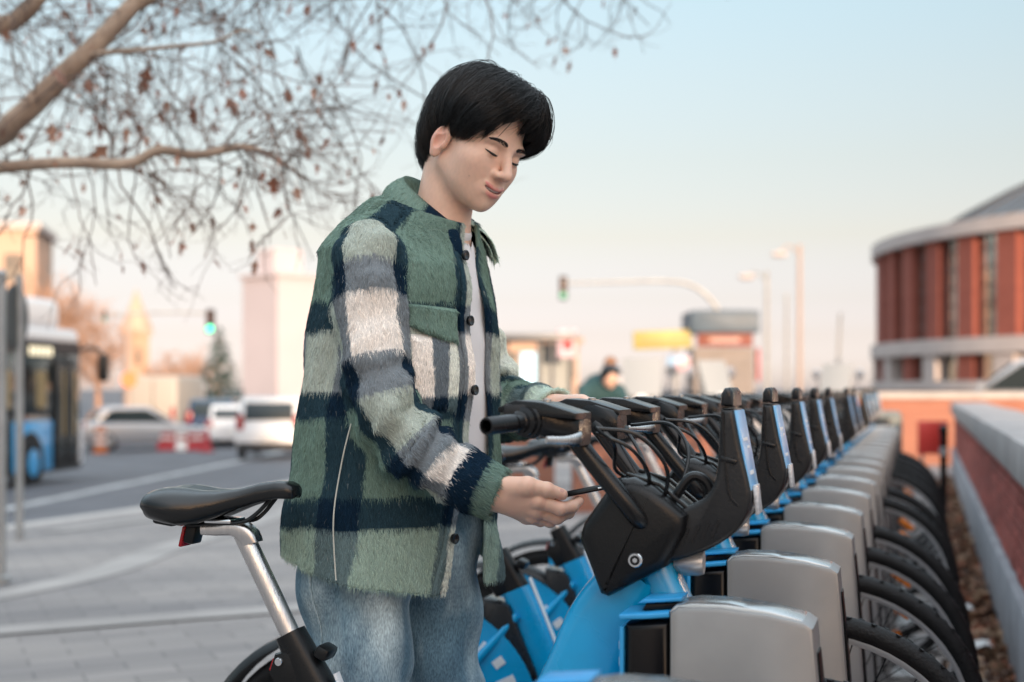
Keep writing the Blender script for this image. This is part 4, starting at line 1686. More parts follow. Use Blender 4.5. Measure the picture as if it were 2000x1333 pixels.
def sd_jacket(P):
    d, xl, yl, dt, dr, dl = sd_jacket_solid(P)
    z = P[:, 2]
    sh = np.abs(d + TH / 2) - TH / 2
    onb = (dt < dr) & (dt < dl)
    hem = .799 - .036 * np.clip(yl / .16, -1, 1)
    body_cut = np.maximum(hem - z, z + tilt(z, yl) - 1.458)
    ne = np.interp(z, *zip(*NEAR_E))
    fe = np.interp(z, *zip(*FAR_E))
    gap = np.maximum(np.maximum(xl - ne, fe - xl), -yl)
    body_cut = np.maximum(body_cut, -gap)
    cut = np.where((dr > .012) & (dl > .012), body_cut, np.maximum(body_cut, 0) * (np.minimum(dr, dl) > .012) - .05)
    # inside the body the sleeves are open: drop the shell there by the union itself
    er, _ = end_cut(P, SLR)
    el_, _ = end_cut(P, SLL)
    near_r = np.linalg.norm(P - np.array(SLR[-1][:3]), axis=1) < .12
    near_l = np.linalg.norm(P - np.array(SLL[-1][:3]), axis=1) < .12
    out = np.maximum(sh, cut)
    out = np.where(near_r & (dr < dt), np.maximum(out, er), out)
    out = np.where(near_l & (dl < dt), np.maximum(out, el_), out)
    return out


V3, Q3 = surface_nets(sd_jacket, (-.56, 2.30, .70), (.12, 2.98, 1.49), .0040)

CN, CG, CS, CC = (np.array(c, float) for c in ((15, 38, 57), (116, 141, 130), (194, 212, 199), (240, 232, 224)))
PALETTE = np.stack([CN, CG, CS, CC])


def bands(x, edges, ids):
    return np.array(ids)[np.searchsorted(np.array(edges), x)]


def plaid(P):
    """albedo (linear) of the cloth at world points on the jacket"""
    xl, yl, dt, ph = torso(P)
    z = P[:, 2]
    wob = .006 * vnoise(P, 18, 5.0)
    dr, tr, sr, Lr = sleeve(P, SLR)
    dl, tl, sl, Ll = sleeve(P, SLL)
    zy = lambda y: 1.12 - (y - 757) / 1060
    rows = bands(-(z + wob * .6), [-zy(598), -zy(652), -zy(765), -zy(815), -zy(958), -zy(1012)], [1, 0, 3, 0, 1, 0, 2])
    ne = np.degrees(np.arctan2(np.interp(z, *zip(*NEAR_E)) / .22, 1.0))
    deg = np.degrees(ph) - ne * np.exp(-(np.degrees(ph) / 60) ** 2) + wob * 120
    cols = bands(deg, [-165, -145, -112, -92, -60, -38, -17, 0, 6.5, 13.5, 62, 91, 130, 151, 172, 178], [1, 0, 1, 0, 1, 0, 1, 3, 3, 0, 1, 0, 1, 0, 1, 0, 1])
    cols = np.where((deg > -22) & (deg < -17), 0, cols)
    # sleeves: rows along the arm, columns around it
    rw_r = bands(tr + wob * .6, [.030, .088, .200, .262, .360, .418, .470], [1, 0, 3, 0, 1, 0, 3, 3])
    a = np.array(SLR)[:, :3]
    i = np.clip(sr, 0, len(SLR) - 2)
    ax = a[i + 1] - a[i]
    ax /= np.linalg.norm(ax, axis=1)[:, None]
    t = np.einsum('ij,ij->i', P - a[i], ax)
    rad = P - a[i] - ax * t[:, None]
    refv = np.array((.22, -1.0, .25))
    e1 = refv - ax * (ax @ refv)[:, None]
    e1 /= np.linalg.norm(e1, axis=1)[:, None]
    e2 = np.cross(ax, e1)
    ang = np.degrees(np.arctan2((rad * e2).sum(1), (rad * e1).sum(1))) + wob * 250
    cl_r = bands(np.abs(ang), [50, 92, 140], [3, 0, 1, 0])
    rw_l = bands(tl + wob * .6, [.05, .12, .24, .30, .39, .44], [2, 0, 3, 0, 1, 0, 2])
    cl_l = np.where(np.sin(P[:, 1] * 40) > -.2, 1, 2)
    on_r = (dr < dt + .012) & (dr < dl)
    on_l = (dl < dt) & ~on_r & (P[:, 0] > -.06)
    r_ = np.where(on_r, rw_r, np.where(on_l, rw_l, rows))
    c_ = np.where(on_r, cl_r, np.where(on_l, cl_l, cols))
    a_, b_ = PALETTE[r_], PALETTE[c_]
    lo_ = np.minimum(a_, b_)
    w = np.where((r_ == 0) ^ (c_ == 0), np.where((r_ == 1) | (c_ == 1), .27, .50), .5)[:, None]
    mixc = lo_ * (1 - w) + np.maximum(a_, b_) * w
    # cuffs
    cuff = on_r & (tr > Lr - .078)
    mixc = np.where(cuff[:, None], np.where((tr > Lr - .034)[:, None], CG * .92, CN), mixc)
    s = mixc / 255
    return np.where(s > .04045, ((s + .055) / 1.055) ** 2.4, s / 12.92)


M_CLOTH = attr_mat('jacket_cloth', 'Col', 0.95, bump=0.5, bscale=500, spec=0.1)
M_FUR = attr_mat('jacket_fur', 'Col', 0.75, spec=0.15)
jacket = big_mesh('jacket', V3, Q3, M_CLOTH, None, True, plaid(V3) * .8)
own(jacket, person)


def flow_dir(P):
    dr, tr, sr, _ = sleeve(P, SLR)
    dl, tl, sl, _ = sleeve(P, SLL)
    _, _, dt, _ = torso(P)
    a = np.array(SLR)[:, :3]
    i = np.clip(sr, 0, len(SLR) - 2)
    axr = a[i + 1] - a[i]
    b = np.array(SLL)[:, :3]
    j = np.clip(sl, 0, len(SLL) - 2)
    axl = b[j + 1] - b[j]
    axr /= np.linalg.norm(axr, axis=1)[:, None]
    axl /= np.linalg.norm(axl, axis=1)[:, None]
    D = np.tile(np.array((0.05, 0, -1.0)), (len(P), 1))
    D[(dr < dt + .01)] = axr[(dr < dt + .01)]
    m = (dl < dt) & (P[:, 0] > -.06)
    D[m] = axl[m]
    return D


def sample_surface(V, Q, N, keep=None):
    a, b, c, d = (V[Q[:, i]] for i in range(4))
    nr = np.cross(c - a, d - b)
    ar = np.linalg.norm(nr, axis=1) / 2
    nr /= (2 * ar[:, None] + 1e-12)
    w = ar.copy()
    if keep is not None:
        w = w * keep((a + b + c + d) / 4, nr)
    idx = RNG.choice(len(Q), N, p=w / w.sum())
    u, v = RNG.random((N, 1)), RNG.random((N, 1))
    P = (a[idx] * (1 - u) + b[idx] * u) * (1 - v) + (d[idx] * (1 - u) + c[idx] * u) * v
    return P, nr[idx]


def fur_on(P, Nn, D, L0, L1, cols, name, parent, lift=.45, K=4, rad=.00031):
    N = len(P)
    # clumping: neighbouring hairs share a wobble
    q = P * 165
    cl = np.stack([np.sin(q[:, 0] * 1.3 + q[:, 2] * .4) + np.sin(q[:, 1] * 1.1 - q[:, 2] * .5), np.sin(q[:, 1] * 1.7 + q[:, 0] * .3) + np.cos(q[:, 2] * .9), np.sin(q[:, 2] * .8 + q[:, 0]) * .4], 1)
    D = D + .20 * cl + RNG.normal(0, .22, (N, 3))
    T = D - Nn * (D * Nn).sum(1)[:, None]
    T /= np.linalg.norm(T, axis=1)[:, None] + 1e-9
    L_ = (L0 + (L1 - L0) * RNG.random(N))[:, None]
    lf = (lift * (.5 + RNG.random(N)))[:, None]
    pts = np.empty((N, K, 3))
    for k in range(K):
        t = k / (K - 1)
        pts[:, k] = P - Nn * .001 + T * L_ * t * (.72 + .28 * t) + Nn * L_ * lf * (t - .55 * t * t) + np.array((0, 0, -1)) * L_ * .18 * t * t
    c = cols * np.clip(1.20 + RNG.normal(0, .19, (N, 1)), .5, 2.0)
    dark = RNG.random(N) < .10
    c[dark] *= .45
    lt = RNG.random(N) < .012
    c[lt] = c[lt] * .5 + np.array((.45, .47, .45)) * .5
    rd = np.interp(np.linspace(0, 1, K), [0, .5, 1], [rad, rad * .85, rad * .22])
    return own(strands(name, pts, rd, c, M_FUR), parent)


def outer_ok(C, Nr):
    d = sd_jacket_solid(C)[0]
    e = sd_jacket_solid(C + Nr * .004)[0]
    return ((d > -.0035) & (e > d)).astype(float) + .0


Pf, Nf = sample_surface(V3, Q3, 190000, outer_ok)
fur_on(Pf, Nf, flow_dir(Pf), .005, .0125, plaid(Pf - Nf * .001 + RNG.normal(0, .0032, Pf.shape)), 'fur', jacket, .42)


# collar: a folded band round the neck
def collar_part(ph0, ph1, n=40):
    C0 = np.array((-.140, 2.662, 0))
    U, Lw = [], []
    for f in np.linspace(ph0, ph1, n):
        t = R(f)
        bk = (1 - math.cos(t)) / 2
        dv = TF * math.cos(t) + TR * math.sin(t)
        zu = 1.412 + .108 * bk ** .85
        ru = .060 + .003 * bk
        U.append(C0 + dv * ru + np.array((0, 0, zu)))
        Lw.append(C0 + dv * (ru + .040 + .018 * (1 - bk)) + np.array((0, 0, zu - .050 - .024 * (1 - bk))))
    return np.array(U), np.array(Lw)


def collar_mesh(name, ph0, ph1):
    U, L_ = collar_part(ph0, ph1)
    n_ = len(U)
    rows = []
    C0 = np.array((-.140, 2.662, 0))
    out = (U - C0) * np.array((1, 1, 0))
    out /= np.linalg.norm(out, axis=1)[:, None]
    inner = U - np.array((0, 0, .045)) - out * .004
    for t in np.linspace(0, 1, 9):
        bulge = .012 * math.sin(math.pi * t)
        rows.append(U * (1 - t) + L_ * t + out * bulge + np.array((0, 0, .5 * bulge)))
    under = []
    for t in np.linspace(1, .15, 7):
        bulge = .012 * math.sin(math.pi * t)
        under.append(U * (1 - t) + L_ * t + out * (bulge - .008) + np.array((0, 0, .5 * bulge - .006)))
    allr = [inner] + rows + under
    V = np.vstack(allr)
    m = len(allr)
    Q = []
    for i in range(m - 1):
        for j in range(n_ - 1):
            Q.append((i * n_ + j, i * n_ + j + 1, (i + 1) * n_ + j + 1, (i + 1) * n_ + j))
    Q = np.array(Q)
    # outward winding
    c = V[Q].mean(1)
    nr = np.cross(V[Q[:, 2]] - V[Q[:, 0]], V[Q[:, 3]] - V[Q[:, 1]])
    k = n_ - 1
    if (nr[3 * k:5 * k] * (c[3 * k:5 * k] - C0) * np.array((1, 1, 0))).sum() < 0:
        Q = Q[:, ::-1]
    return V, Q, n_


def srgb(c):
    s = np.asarray(c, float) / 255
    return np.where(s > .04045, ((s + .055) / 1.055) ** 2.4, s / 12.92)


def collar_col(P):
    C0 = np.array((-.140, 2.662, 0))
    q = P - C0
    ph = np.degrees(np.arctan2(q @ TR, q @ TF))
    idx = bands(ph + 400 * .006 * vnoise(P, 18, 5.0), [-150, -95, -62, -50, 34, 62, 150], [1, 0, 1, 2, 2, 1, 1, 1])
    idx = np.where((ph > 30) & (ph < 72), 0, idx)
    idx = np.where((ph < -30) & (ph > -60), 2, idx)
    idx = np.where((ph < -60) & (ph > -85), 0, idx)
    return srgb(PALETTE[idx])


Vc, Qc, _ = collar_mesh('collar', 33, 322)
collar = big_mesh('collar', Vc, Qc, M_CLOTH, None, True, collar_col(Vc) * .85)
own(collar, jacket)
Pc, Nc = sample_surface(Vc, Qc, 9000, lambda c, n: (c[:, 2] > 1.33).astype(float))
tng = np.cross(Nc, np.array((0, 0, 1.0)))
Dc = np.stack([Pc[:, 0] + .14, Pc[:, 1] - 2.662, np.full(len(Pc), -.09)], 1)
Dc /= np.linalg.norm(Dc, axis=1)[:, None]
fur_on(Pc, Nc, Dc, .006, .012, collar_col(Pc), 'collar_fur', collar, .35, rad=.0004)


def torso_pts(phi, z, push):
    phi, z, push = np.broadcast_arrays(np.atleast_1d(phi).astype(float), np.atleast_1d(z).astype(float), np.atleast_1d(push).astype(float))
    f = [np.interp(z, TS[:, 0], TS[:, i]) for i in (1, 2, 3, 4)]
    t = np.radians(phi)
    p = 2.3
    s_, c_ = np.sin(t), np.cos(t)
    k = (np.abs(s_) ** p + np.abs(c_) ** p) ** (-1 / p)
    base = np.stack([f[0], f[1], z], 1) + TR * (f[2] * s_ * k)[:, None] + TF * (f[3] * c_ * k)[:, None]
    nv = TR * (s_ / f[2])[:, None] + TF * (c_ / f[3])[:, None]
    nv /= np.linalg.norm(nv, axis=1)[:, None]
    for _ in range(5):                                   # settle on the folded surface
        base = base - nv * sd_jacket_solid(base)[3][:, None]
    return base + nv * push[:, None], nv


def torso_pt(phi_deg, z, push=0.0):
    b, n = torso_pts(phi_deg, z, push)
    return b[0], n[0]


def patch(name, corners, colf, furn, thick=.006, edge=.004, nu=22, nv_=14, fl=(.005, .010)):
    """cloth patch on the torso: corners = function (u,v)->(phi,z)"""
    uv = [(i / (nu - 1), j / (nv_ - 1)) for i in range(nu) for j in range(nv_)]
    pz = np.array([corners(u, v) for u, v in uv])
    ee = np.array([min(1, min(u, 1 - u, v, 1 - v) * 9) for u, v in uv])
    V, Nn = torso_pts(pz[:, 0], pz[:, 1], thick * (.25 + .75 * ee ** .5))
    Q = np.array([(i * nv_ + j, (i + 1) * nv_ + j, (i + 1) * nv_ + j + 1, i * nv_ + j + 1) for i in range(nu - 1) for j in range(nv_ - 1)])
    nr = np.cross(V[Q[:, 2]] - V[Q[:, 0]], V[Q[:, 3]] - V[Q[:, 1]])
    if (nr * Nn.reshape(-1, 3)[Q[:, 0]]).sum() < 0:
        Q = Q[:, ::-1]
    # rim turned in
    o = big_mesh(name, V, Q, M_CLOTH, None, True, colf(V) * .85)
    own(o, jacket)
    sm = o.modifiers.new('thickness', 'SOLIDIFY')
    sm.thickness = .004
    sm.offset = -1
    P, Nq = sample_surface(V, Q, furn)
    fur_on(P, Nq, np.tile((0.05, 0, -1.0), (len(P), 1)), fl[0], fl[1], colf(P), name + '_fur', o, .35, rad=.0004)
    return o


zy = lambda y: 1.12 - (y - 757) / 1060


def flap_uv(u, v):
    ph = 12.0 + 32 * u
    top = zy(604 + 6 * (1 - u))
    bot = zy(676 - 34 * u ** 1.6 if True else 0)
    return ph, top * (1 - v) + bot * v


patch('pocket_flap', flap_uv, lambda P: np.tile(srgb(CG * 1.0), (len(P), 1)) * (.92 + .1 * vnoise(P, 30, 2)[:, None]), 2600, .0125)


def pocket_uv(u, v):
    return 13.0 + 30 * u, zy(660) * (1 - v) + zy(800) * v


def pocket_col(P):
    xl, yl, dt, ph = torso(P)
    dg = np.degrees(ph) + .7 * vnoise(P, 18, 5.0)
    c_ = bands(dg, [20, 30], [2, 0, 3])
    r_ = np.where(P[:, 2] > zy(770), 3, 0)
    a_, b_ = PALETTE[r_], PALETTE[c_]
    w = np.where((r_ == 0) ^ (c_ == 0), .42, .6)[:, None]
    return srgb(np.minimum(a_, b_) * (1 - w) + np.maximum(a_, b_) * w)


patch('chest_pocket', pocket_uv, pocket_col, 4600, .0060)
# front placket on the near panel
patch('placket', lambda u, v: (np.degrees(math.atan2(np.interp(zy(498 + 640 * v), *zip(*NEAR_E)) / .22, 1.0)) * 1.0 + .4 + 8.6 * u, zy(498 + 640 * v)), lambda P: plaid(P), 6500, .0065, nu=8, nv_=60, fl=(.004, .009))

M_BTN = mat('black_button', (.010, .010, .011), 0.22, coat=0.3)
for (bp, by) in ((886, 506), (906, 631), (916, 762), (899, 1036)):
    z = zy(by)
    a0 = np.degrees(math.atan2(np.interp(z, *zip(*NEAR_E)) / .22, 1.0)) + 4.2
    c, nv_ = torso_pt(a0, z, .0155)
    Rm = Vector((0, 0, 1)).rotation_difference(Vector(nv_)).to_matrix()
    q = MB().lathe([(0, -.004), (.0085, -.004), (.0095, -.001), (.0092, .0015), (.0075, .0022), (.0060, .0012), (0, .001)], 20)
    b = MB()
    b.add(np.vstack(q.v) @ np.array(Rm).T + c, q.f)
    own(b.build('button', M_BTN, None, 40), jacket)

# side seam piping and hem stitch line
M_SEAM = mat('pale_seam', srgb((196, 196, 186)), 0.9, bump=.4, bscale=400)
pts = [torso_pt(73 + 5 * math.sin(v * 3), zy(822 + 278 * v), .0115)[0] for v in np.linspace(0, 1, 40)]
own(MB().tube(pts, .0013, 6).build('side_seam', M_SEAM, None), jacket)

# ---- white T-shirt
def sd_shirt(P):
    xl, yl, dt, ph = torso(P)
    d = dt + .0115 + .0010 * vnoise(P, 22, 9.0)
    lim = np.interp(P[:, 2], [1.2, 1.33, 1.40], [.085, .07, .030])
    d = np.maximum(d, np.maximum(np.abs(xl + .025) - lim, -yl))
    q = P - np.array((-.140, 2.662, 0))
    neck = np.sqrt(q[:, 0] ** 2 + q[:, 1] ** 2) - .066
    d = smax(d, -np.maximum(neck, 1.375 + .10 * np.clip(-(q @ TF), -.1, .1) * 2 - P[:, 2]), .004)
    return np.maximum(d, np.maximum(.90 - P[:, 2], P[:, 2] - 1.46))


V4, Q4 = surface_nets(sd_shirt, (-.47, 2.36, .88), (.02, 2.90, 1.49), .006)
M_TEE = mat('white_cotton', (.78, .76, .77), 0.85, bump=.25, bscale=700)
own(big_mesh('t_shirt', V4, Q4, M_TEE), person)
# neckband of the T-shirt
nb_ = []
for f in np.linspace(0, 360, 49):
    t = R(f)
    dv = TF * math.cos(t) + TR * math.sin(t)
    nb_.append(np.array((-.140, 2.662, 0)) + dv * .0605 + np.array((0, 0, 1.398 + .085 * (1 - math.cos(t)) / 2)))
own(MB().tube(nb_, .0085, 8, flat=.55).build('shirt_neckband', M_TEE, None), person)

# ---- jeans
LEG_R = [(-.262, 2.560, .93, .120), (-.272, 2.545, .80, .112), (-.276, 2.530, .66, .096), (-.272, 2.525, .52, .088), (-.268, 2.53, .35, .082), (-.272, 2.54, .10, .080)]
LEG_L = [(-.180, 2.680, .93, .115), (-.158, 2.690, .80, .104), (-.142, 2.690, .66, .086), (-.134, 2.690, .52, .080), (-.126, 2.70, .35, .078), (-.125, 2.71, .10, .078)]


def sd_jeans(P):
    a, ta, _, _ = sleeve(P, LEG_R)
    b, tb_, _, _ = sleeve(P, LEG_L)
    n1 = .0050 * np.abs(np.sin(.5 * (P[:, 2] * 30 - 60 * P[:, 0] + 2 * np.sin(P[:, 1] * 22)))) ** 3 * np.clip((P[:, 2] - .35) * 3, 0, 1) + .0045 * np.sin(P[:, 2] * 40 + 3 * np.sin(P[:, 0] * 30) + 26 * P[:, 0]) + .0065 * vnoise(P, 13, 4.0)
    d = smin(a, b, .018) + n1
    return np.maximum(d, np.maximum(.045 - P[:, 2], P[:, 2] - .98))


V5, Q5 = surface_nets(sd_jeans, (-.42, 2.36, .03), (-.02, 2.84, 1.0), .0055)


def denim():
    m = bpy.data.materials.new('washed_denim')
    m.use_nodes = True
    n, l = m.node_tree.nodes, m.node_tree.links
    b = n['Principled BSDF']
    tc = n.new('ShaderNodeTexCoord')
    n1 = n.new('ShaderNodeTexNoise')
    n1.inputs['Scale'].default_value = 7
    n1.inputs['Detail'].default_value = 3
    mp = n.new('ShaderNodeMapping')
    mp.inputs['Scale'].default_value = (1.4, 1.4, .45)
    l.new(tc.outputs['Object'], mp.inputs[0])
    l.new(mp.outputs[0], n1.inputs['Vector'])
    r1 = n.new('ShaderNodeValToRGB')
    r1.color_ramp.elements[0].position = .40
    r1.color_ramp.elements[0].color = (*lin(96, 128, 146), 1)
    r1.color_ramp.elements[1].position = .62
    r1.color_ramp.elements[1].color = (*lin(182, 202, 208), 1)
    l.new(n1.outputs['Fac'], r1.inputs['Fac'])
    n2 = n.new('ShaderNodeTexNoise')
    n2.inputs['Scale'].default_value = 480
    n2.inputs['Detail'].default_value = 6
    mp2 = n.new('ShaderNodeMapping')
    mp2.inputs['Scale'].default_value = (1, 1, .25)
    mp2.inputs['Rotation'].default_value = (0, R(20), 0)
    l.new(tc.outputs['Object'], mp2.inputs[0])
    l.new(mp2.outputs[0], n2.inputs['Vector'])
    r2 = n.new('ShaderNodeValToRGB')
    r2.color_ramp.elements[0].position = .3
    r2.color_ramp.elements[0].color = (.55, .58, .62, 1)
    r2.color_ramp.elements[1].position = .7
    r2.color_ramp.elements[1].color = (1.42, 1.38, 1.34, 1)
    l.new(n2.outputs['Fac'], r2.inputs['Fac'])
    mx = n.new('ShaderNodeMix')
    mx.data_type = 'RGBA'
    mx.blend_type = 'MULTIPLY'
    mx.inputs['Factor'].default_value = 1
    l.new(r1.outputs['Color'], mx.inputs['A'])
    l.new(r2.outputs['Color'], mx.inputs['B'])
    l.new(mx.outputs['Result'], b.inputs['Base Color'])
    b.inputs['Roughness'].default_value = .9
    bp = n.new('ShaderNodeBump')
    bp.inputs['Strength'].default_value = .35
    bp.inputs['Distance'].default_value = .001
    l.new(n2.outputs['Fac'], bp.inputs['Height'])
    l.new(bp.outputs[0], b.inputs['Normal'])
    return m


M_DENIM = denim()
jeans = own(big_mesh('jeans', V5, Q5, M_DENIM), person)
pts = []
for z in np.linspace(.90, .06, 60):
    a = np.array(LEG_R)
    c = np.array([np.interp(-z, -a[:, 2], a[:, i]) for i in (0, 1)])
    p = np.array((c[0], c[1], z))
    dv = np.array((-.62, -.78, 0))
    for r in np.linspace(.03, .16, 66):
        if sd_jeans((p + dv * r)[None])[0] > 0:
            break
    pts.append(p + dv * (r + .0004))
own(MB().tube(pts, .0022, 6).build('outer_seam', M_DENIM, None), jeans)
# shoes
M_SHOE = mat('white_trainer', (.68, .67, .65), .5, var=.06, scale=20)
for (fx, fy) in ((-.235, 2.525), (-.088, 2.695)):
    sec = []
    for (t, w, h) in ((-.10, .028, .05), (-.08, .036, .085), (-.03, .040, .09), (.04, .044, .075), (.11, .047, .055), (.16, .040, .042), (.185, .022, .03)):
        ring = []
        for a in np.linspace(0, 2 * math.pi, 21)[:-1]:
            u = math.cos(a) * w
            v = h / 2 + math.sin(a) * h / 2
            ring.append(np.array((fx, fy, .004)) + TF * t + TR * u + np.array((0, 0, max(v, 0))))
        sec.append(np.array(ring))
    own(MB().loft(sec).build('shoe', M_SHOE, None, 60), person)

# ---- phone in the right hand
pc = W(1122, 963, 2.390)
ax = W(1172, 953, 2.430) - W(1050, 977, 2.345)
ax /= np.linalg.norm(ax)
vw = np.array((0.02, 1.0, -.10))
wd = vw - ax * (vw @ ax)
wd /= np.linalg.norm(wd)
nm = np.cross(ax, wd)
if nm[2] < 0: nm = -nm
ca, sa_ = math.cos(R(-1.5)), math.sin(R(-1.5))
wd, nm = wd * ca - nm * sa_, nm * ca + wd * sa_
phone = empty('phone', tuple(pc))
tag(phone, 'black smartphone held edge-on in the young man\'s hand', 'phone')
RT = Matrix(((ax[0], wd[0], nm[0]), (ax[1], wd[1], nm[1]), (ax[2], wd[2], nm[2])))
MB().box((0, 0, 0), (.140, .068, .0094), RT, .0030, 3).build('casing', mat('phone_black', (.008, .008, .009), .25), phone)
MB().box(np.array(nm) * .0049, (.134, .062, .0006), RT).build('screen', mat('phone_glass', (.004, .004, .005), .06), phone)
MB().box(np.array(wd) * -.0352 + np.array(ax) * .03, (.016, .0012, .0028), RT, .0004).build('side_key', M_CHROME, phone)
# ------------------------------------------------------------------ round brick building
M_RBRICK = far_brick('rotunda_brick', lin(150, 82, 68), lin(140, 74, 62), lin(140, 92, 82), .6)
M_PALEBAND = mat('pale_band', lin(188, 178, 174), 0.85, var=0.06, scale=1)
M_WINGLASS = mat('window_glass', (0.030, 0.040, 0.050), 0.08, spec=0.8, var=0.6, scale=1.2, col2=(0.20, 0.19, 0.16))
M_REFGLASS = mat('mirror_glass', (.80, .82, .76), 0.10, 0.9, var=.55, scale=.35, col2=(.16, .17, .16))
M_ROOFDK = mat('dark_roof_metal', (0.075, 0.085, 0.095), 0.5, var=0.15, scale=2, stretch=(1, 1, 1))
M_GLAZBAR = mat('glazing_bar', (0.05, 0.05, 0.055), 0.5)
rb = empty('rotunda', (34.3, 61.0, -0.6))
tag(rb, 'round red brick station building with pale bands and a dark domed roof', 'building')
RR_ = 18.0
cang = math.atan2(-61.0, -34.3)


def ringband(r0, r1, z0, z1, n=120):
    return MB().lathe([(r0, z0), (r1, z0), (r1, z1), (r0, z1), (r0, z0)], n)


zo = 0.6
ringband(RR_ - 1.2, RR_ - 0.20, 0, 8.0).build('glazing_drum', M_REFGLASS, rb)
ringband(RR_ - .5, RR_ + .32, 6.95 + zo, 7.50 + zo).build('cornice', M_PALEBAND, rb)
ringband(RR_ - .5, RR_ + .35, 2.42 + zo, 3.02 + zo).build('string_course', M_PALEBAND, rb)
ringband(RR_ - .5, RR_ + .30, 1.0 + zo, 1.38 + zo).build('lower_band', M_PALEBAND, rb)
ringband(RR_ - .5, RR_ + .15, 0, .98 + zo).build('plinth', M_RBRICK, rb)
MB().lathe([(RR_ - .8, 7.51 + zo)] + [(16.3 * (1 - k_ / 12) + .02, 7.58 + zo + 5.2 * (1 - (1 - k_ / 12) ** 2)) for k_ in range(13)], 96).build('roof', M_ROOFDK, rb, 25)
for k_ in range(40):
    a_ = cang + R(-95 + 190 * k_ / 39)
    MB().bar([(r_ * math.cos(a_), r_ * math.sin(a_), 7.62 + zo + 5.2 * (1 - (r_ / 16.3) ** 2)) for r_ in np.linspace(16.2, 2, 9)], .10, .10, .2, side=(-math.sin(a_), math.cos(a_), 0)).build('roof_rib', M_GLAZBAR, rb)
npier = 52
pm1 = MB().box((0, 0, 0), (.62, .98, 3.93)).mesh('pier', 0)
pm2 = MB().box((0, 0, 0), (.62, .95, 1.02)).mesh('pier', 0)
pw = MB().box((0, 0, 0), (.9, .95, 1.02)).mesh('pier', 0)
gb = MB().box((0, 0, 0), (.05, .06, 3.93)).mesh('glazing_bar', 0)
gh = MB().box((0, 0, 0), (.05, .80, .05)).mesh('glazing_bar', 0)
pm1.materials.append(M_RBRICK)
pm2.materials.append(M_RBRICK)
pw.materials.append(M_PALEBAND)
gb.materials.append(M_GLAZBAR)
gh.materials.append(M_GLAZBAR)


def on_ring(me, name, a, r, z):
    o = bpy.data.objects.new(name, me)
    COL.objects.link(o)
    o.parent = rb
    o.location = (r * math.cos(a), r * math.sin(a), z + zo)
    o.rotation_euler = (0, 0, a)
    return o


for i in range(npier):
    a = 2 * math.pi * i / npier
    dif = (a - cang + math.pi) % (2 * math.pi) - math.pi
    if abs(dif) > R(100): continue
    on_ring(pm1, 'pier', a, RR_ - .22, 4.985)
    on_ring(pm2 if i % 2 else pw, 'pier', a, RR_ - .22, 1.90)
    if abs(dif) < R(60):
        h = a + math.pi / npier
        on_ring(gb, 'glazing_bar', h, RR_ - .19, 4.985)
        for z in (3.6, 4.3, 5.0, 5.7, 6.4):
            on_ring(gh, 'glazing_bar', h, RR_ - .18, z)
# solid brick corner panel at the side edge
for dd in (R(-92), R(-86), R(-80), R(-74), R(-68)):
    a = cang + dd
    o = on_ring(pm1, 'pier', a, RR_ - .25, 4.985)
    o.scale = (1, 2.1, 1)

# ------------------------------------------------------------------ far buildings on the street side
M_PEACH = mat('sunlit_render', lin(186, 160, 142), 0.9, var=0.05, scale=.3)
M_LAV = mat('lavender_cladding', lin(186, 179, 184), 0.8, var=0.05, scale=.2)
M_PEACHDK = mat('sandstone', lin(176, 148, 128), 0.9, var=0.1, scale=.6)


def building(name, c, w, d, h, rz, m, label, m2=None, base=-1.2, windows=None, top=None):
    t = empty(name, (c[0], c[1], base), rz)
    tag(t, label, 'building')
    MB().box((0, 0, h / 2), (w, d, h)).build('wall', m, t)
    MB().box((0, 0, h + .18), (w + .5, d + .5, .35)).build('roof', m2 or M_PALEBAND, t)
    if top:
        MB().box((top[0], 0, h + .35 + top[2] / 2), (top[1], d * .6, top[2])).build('roof_box', m2 or m, t)
    if windows:
        nx, nz, ww, wh = windows
        me = MB().box((0, 0, 0), (ww, .12, wh)).mesh('window', 0)
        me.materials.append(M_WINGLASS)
        for i in range(nx):
            for j in range(nz):
                for sgn in (-1,):
                    o = bpy.data.objects.new('window', me)
                    COL.objects.link(o)
                    o.parent = t
                    o.location = (-w / 2 + w * (i + .5) / nx, sgn * d / 2, 2.2 + (h - 3) * (j + .5) / nz)
    return t


P_ = W(520, 700, 120)
building('tower_block', (P_[0] + 1.2, 122), 5.2, 5.0, 11.6, R(-46), M_LAV, 'tall pale lavender block with a sunlit edge beside the plaid jacket', M_LAV, -1.2, None, (-.6, 2.4, 2.2))
P_ = W(640, 700, 128)
building('tower_block', (P_[0] + .6, 136), 5.0, 5, 11.8, R(14), M_PEACH, 'sunlit peach building just behind the jacket back', M_PEACH)
P_ = W(-10, 600, 75)
building('corner_building', (P_[0] - 2, 78), 7, 6, 10.5, R(10), M_PEACH, 'sunlit peach building at the left edge above the bus', None, -1, (3, 3, .9, 1.5))
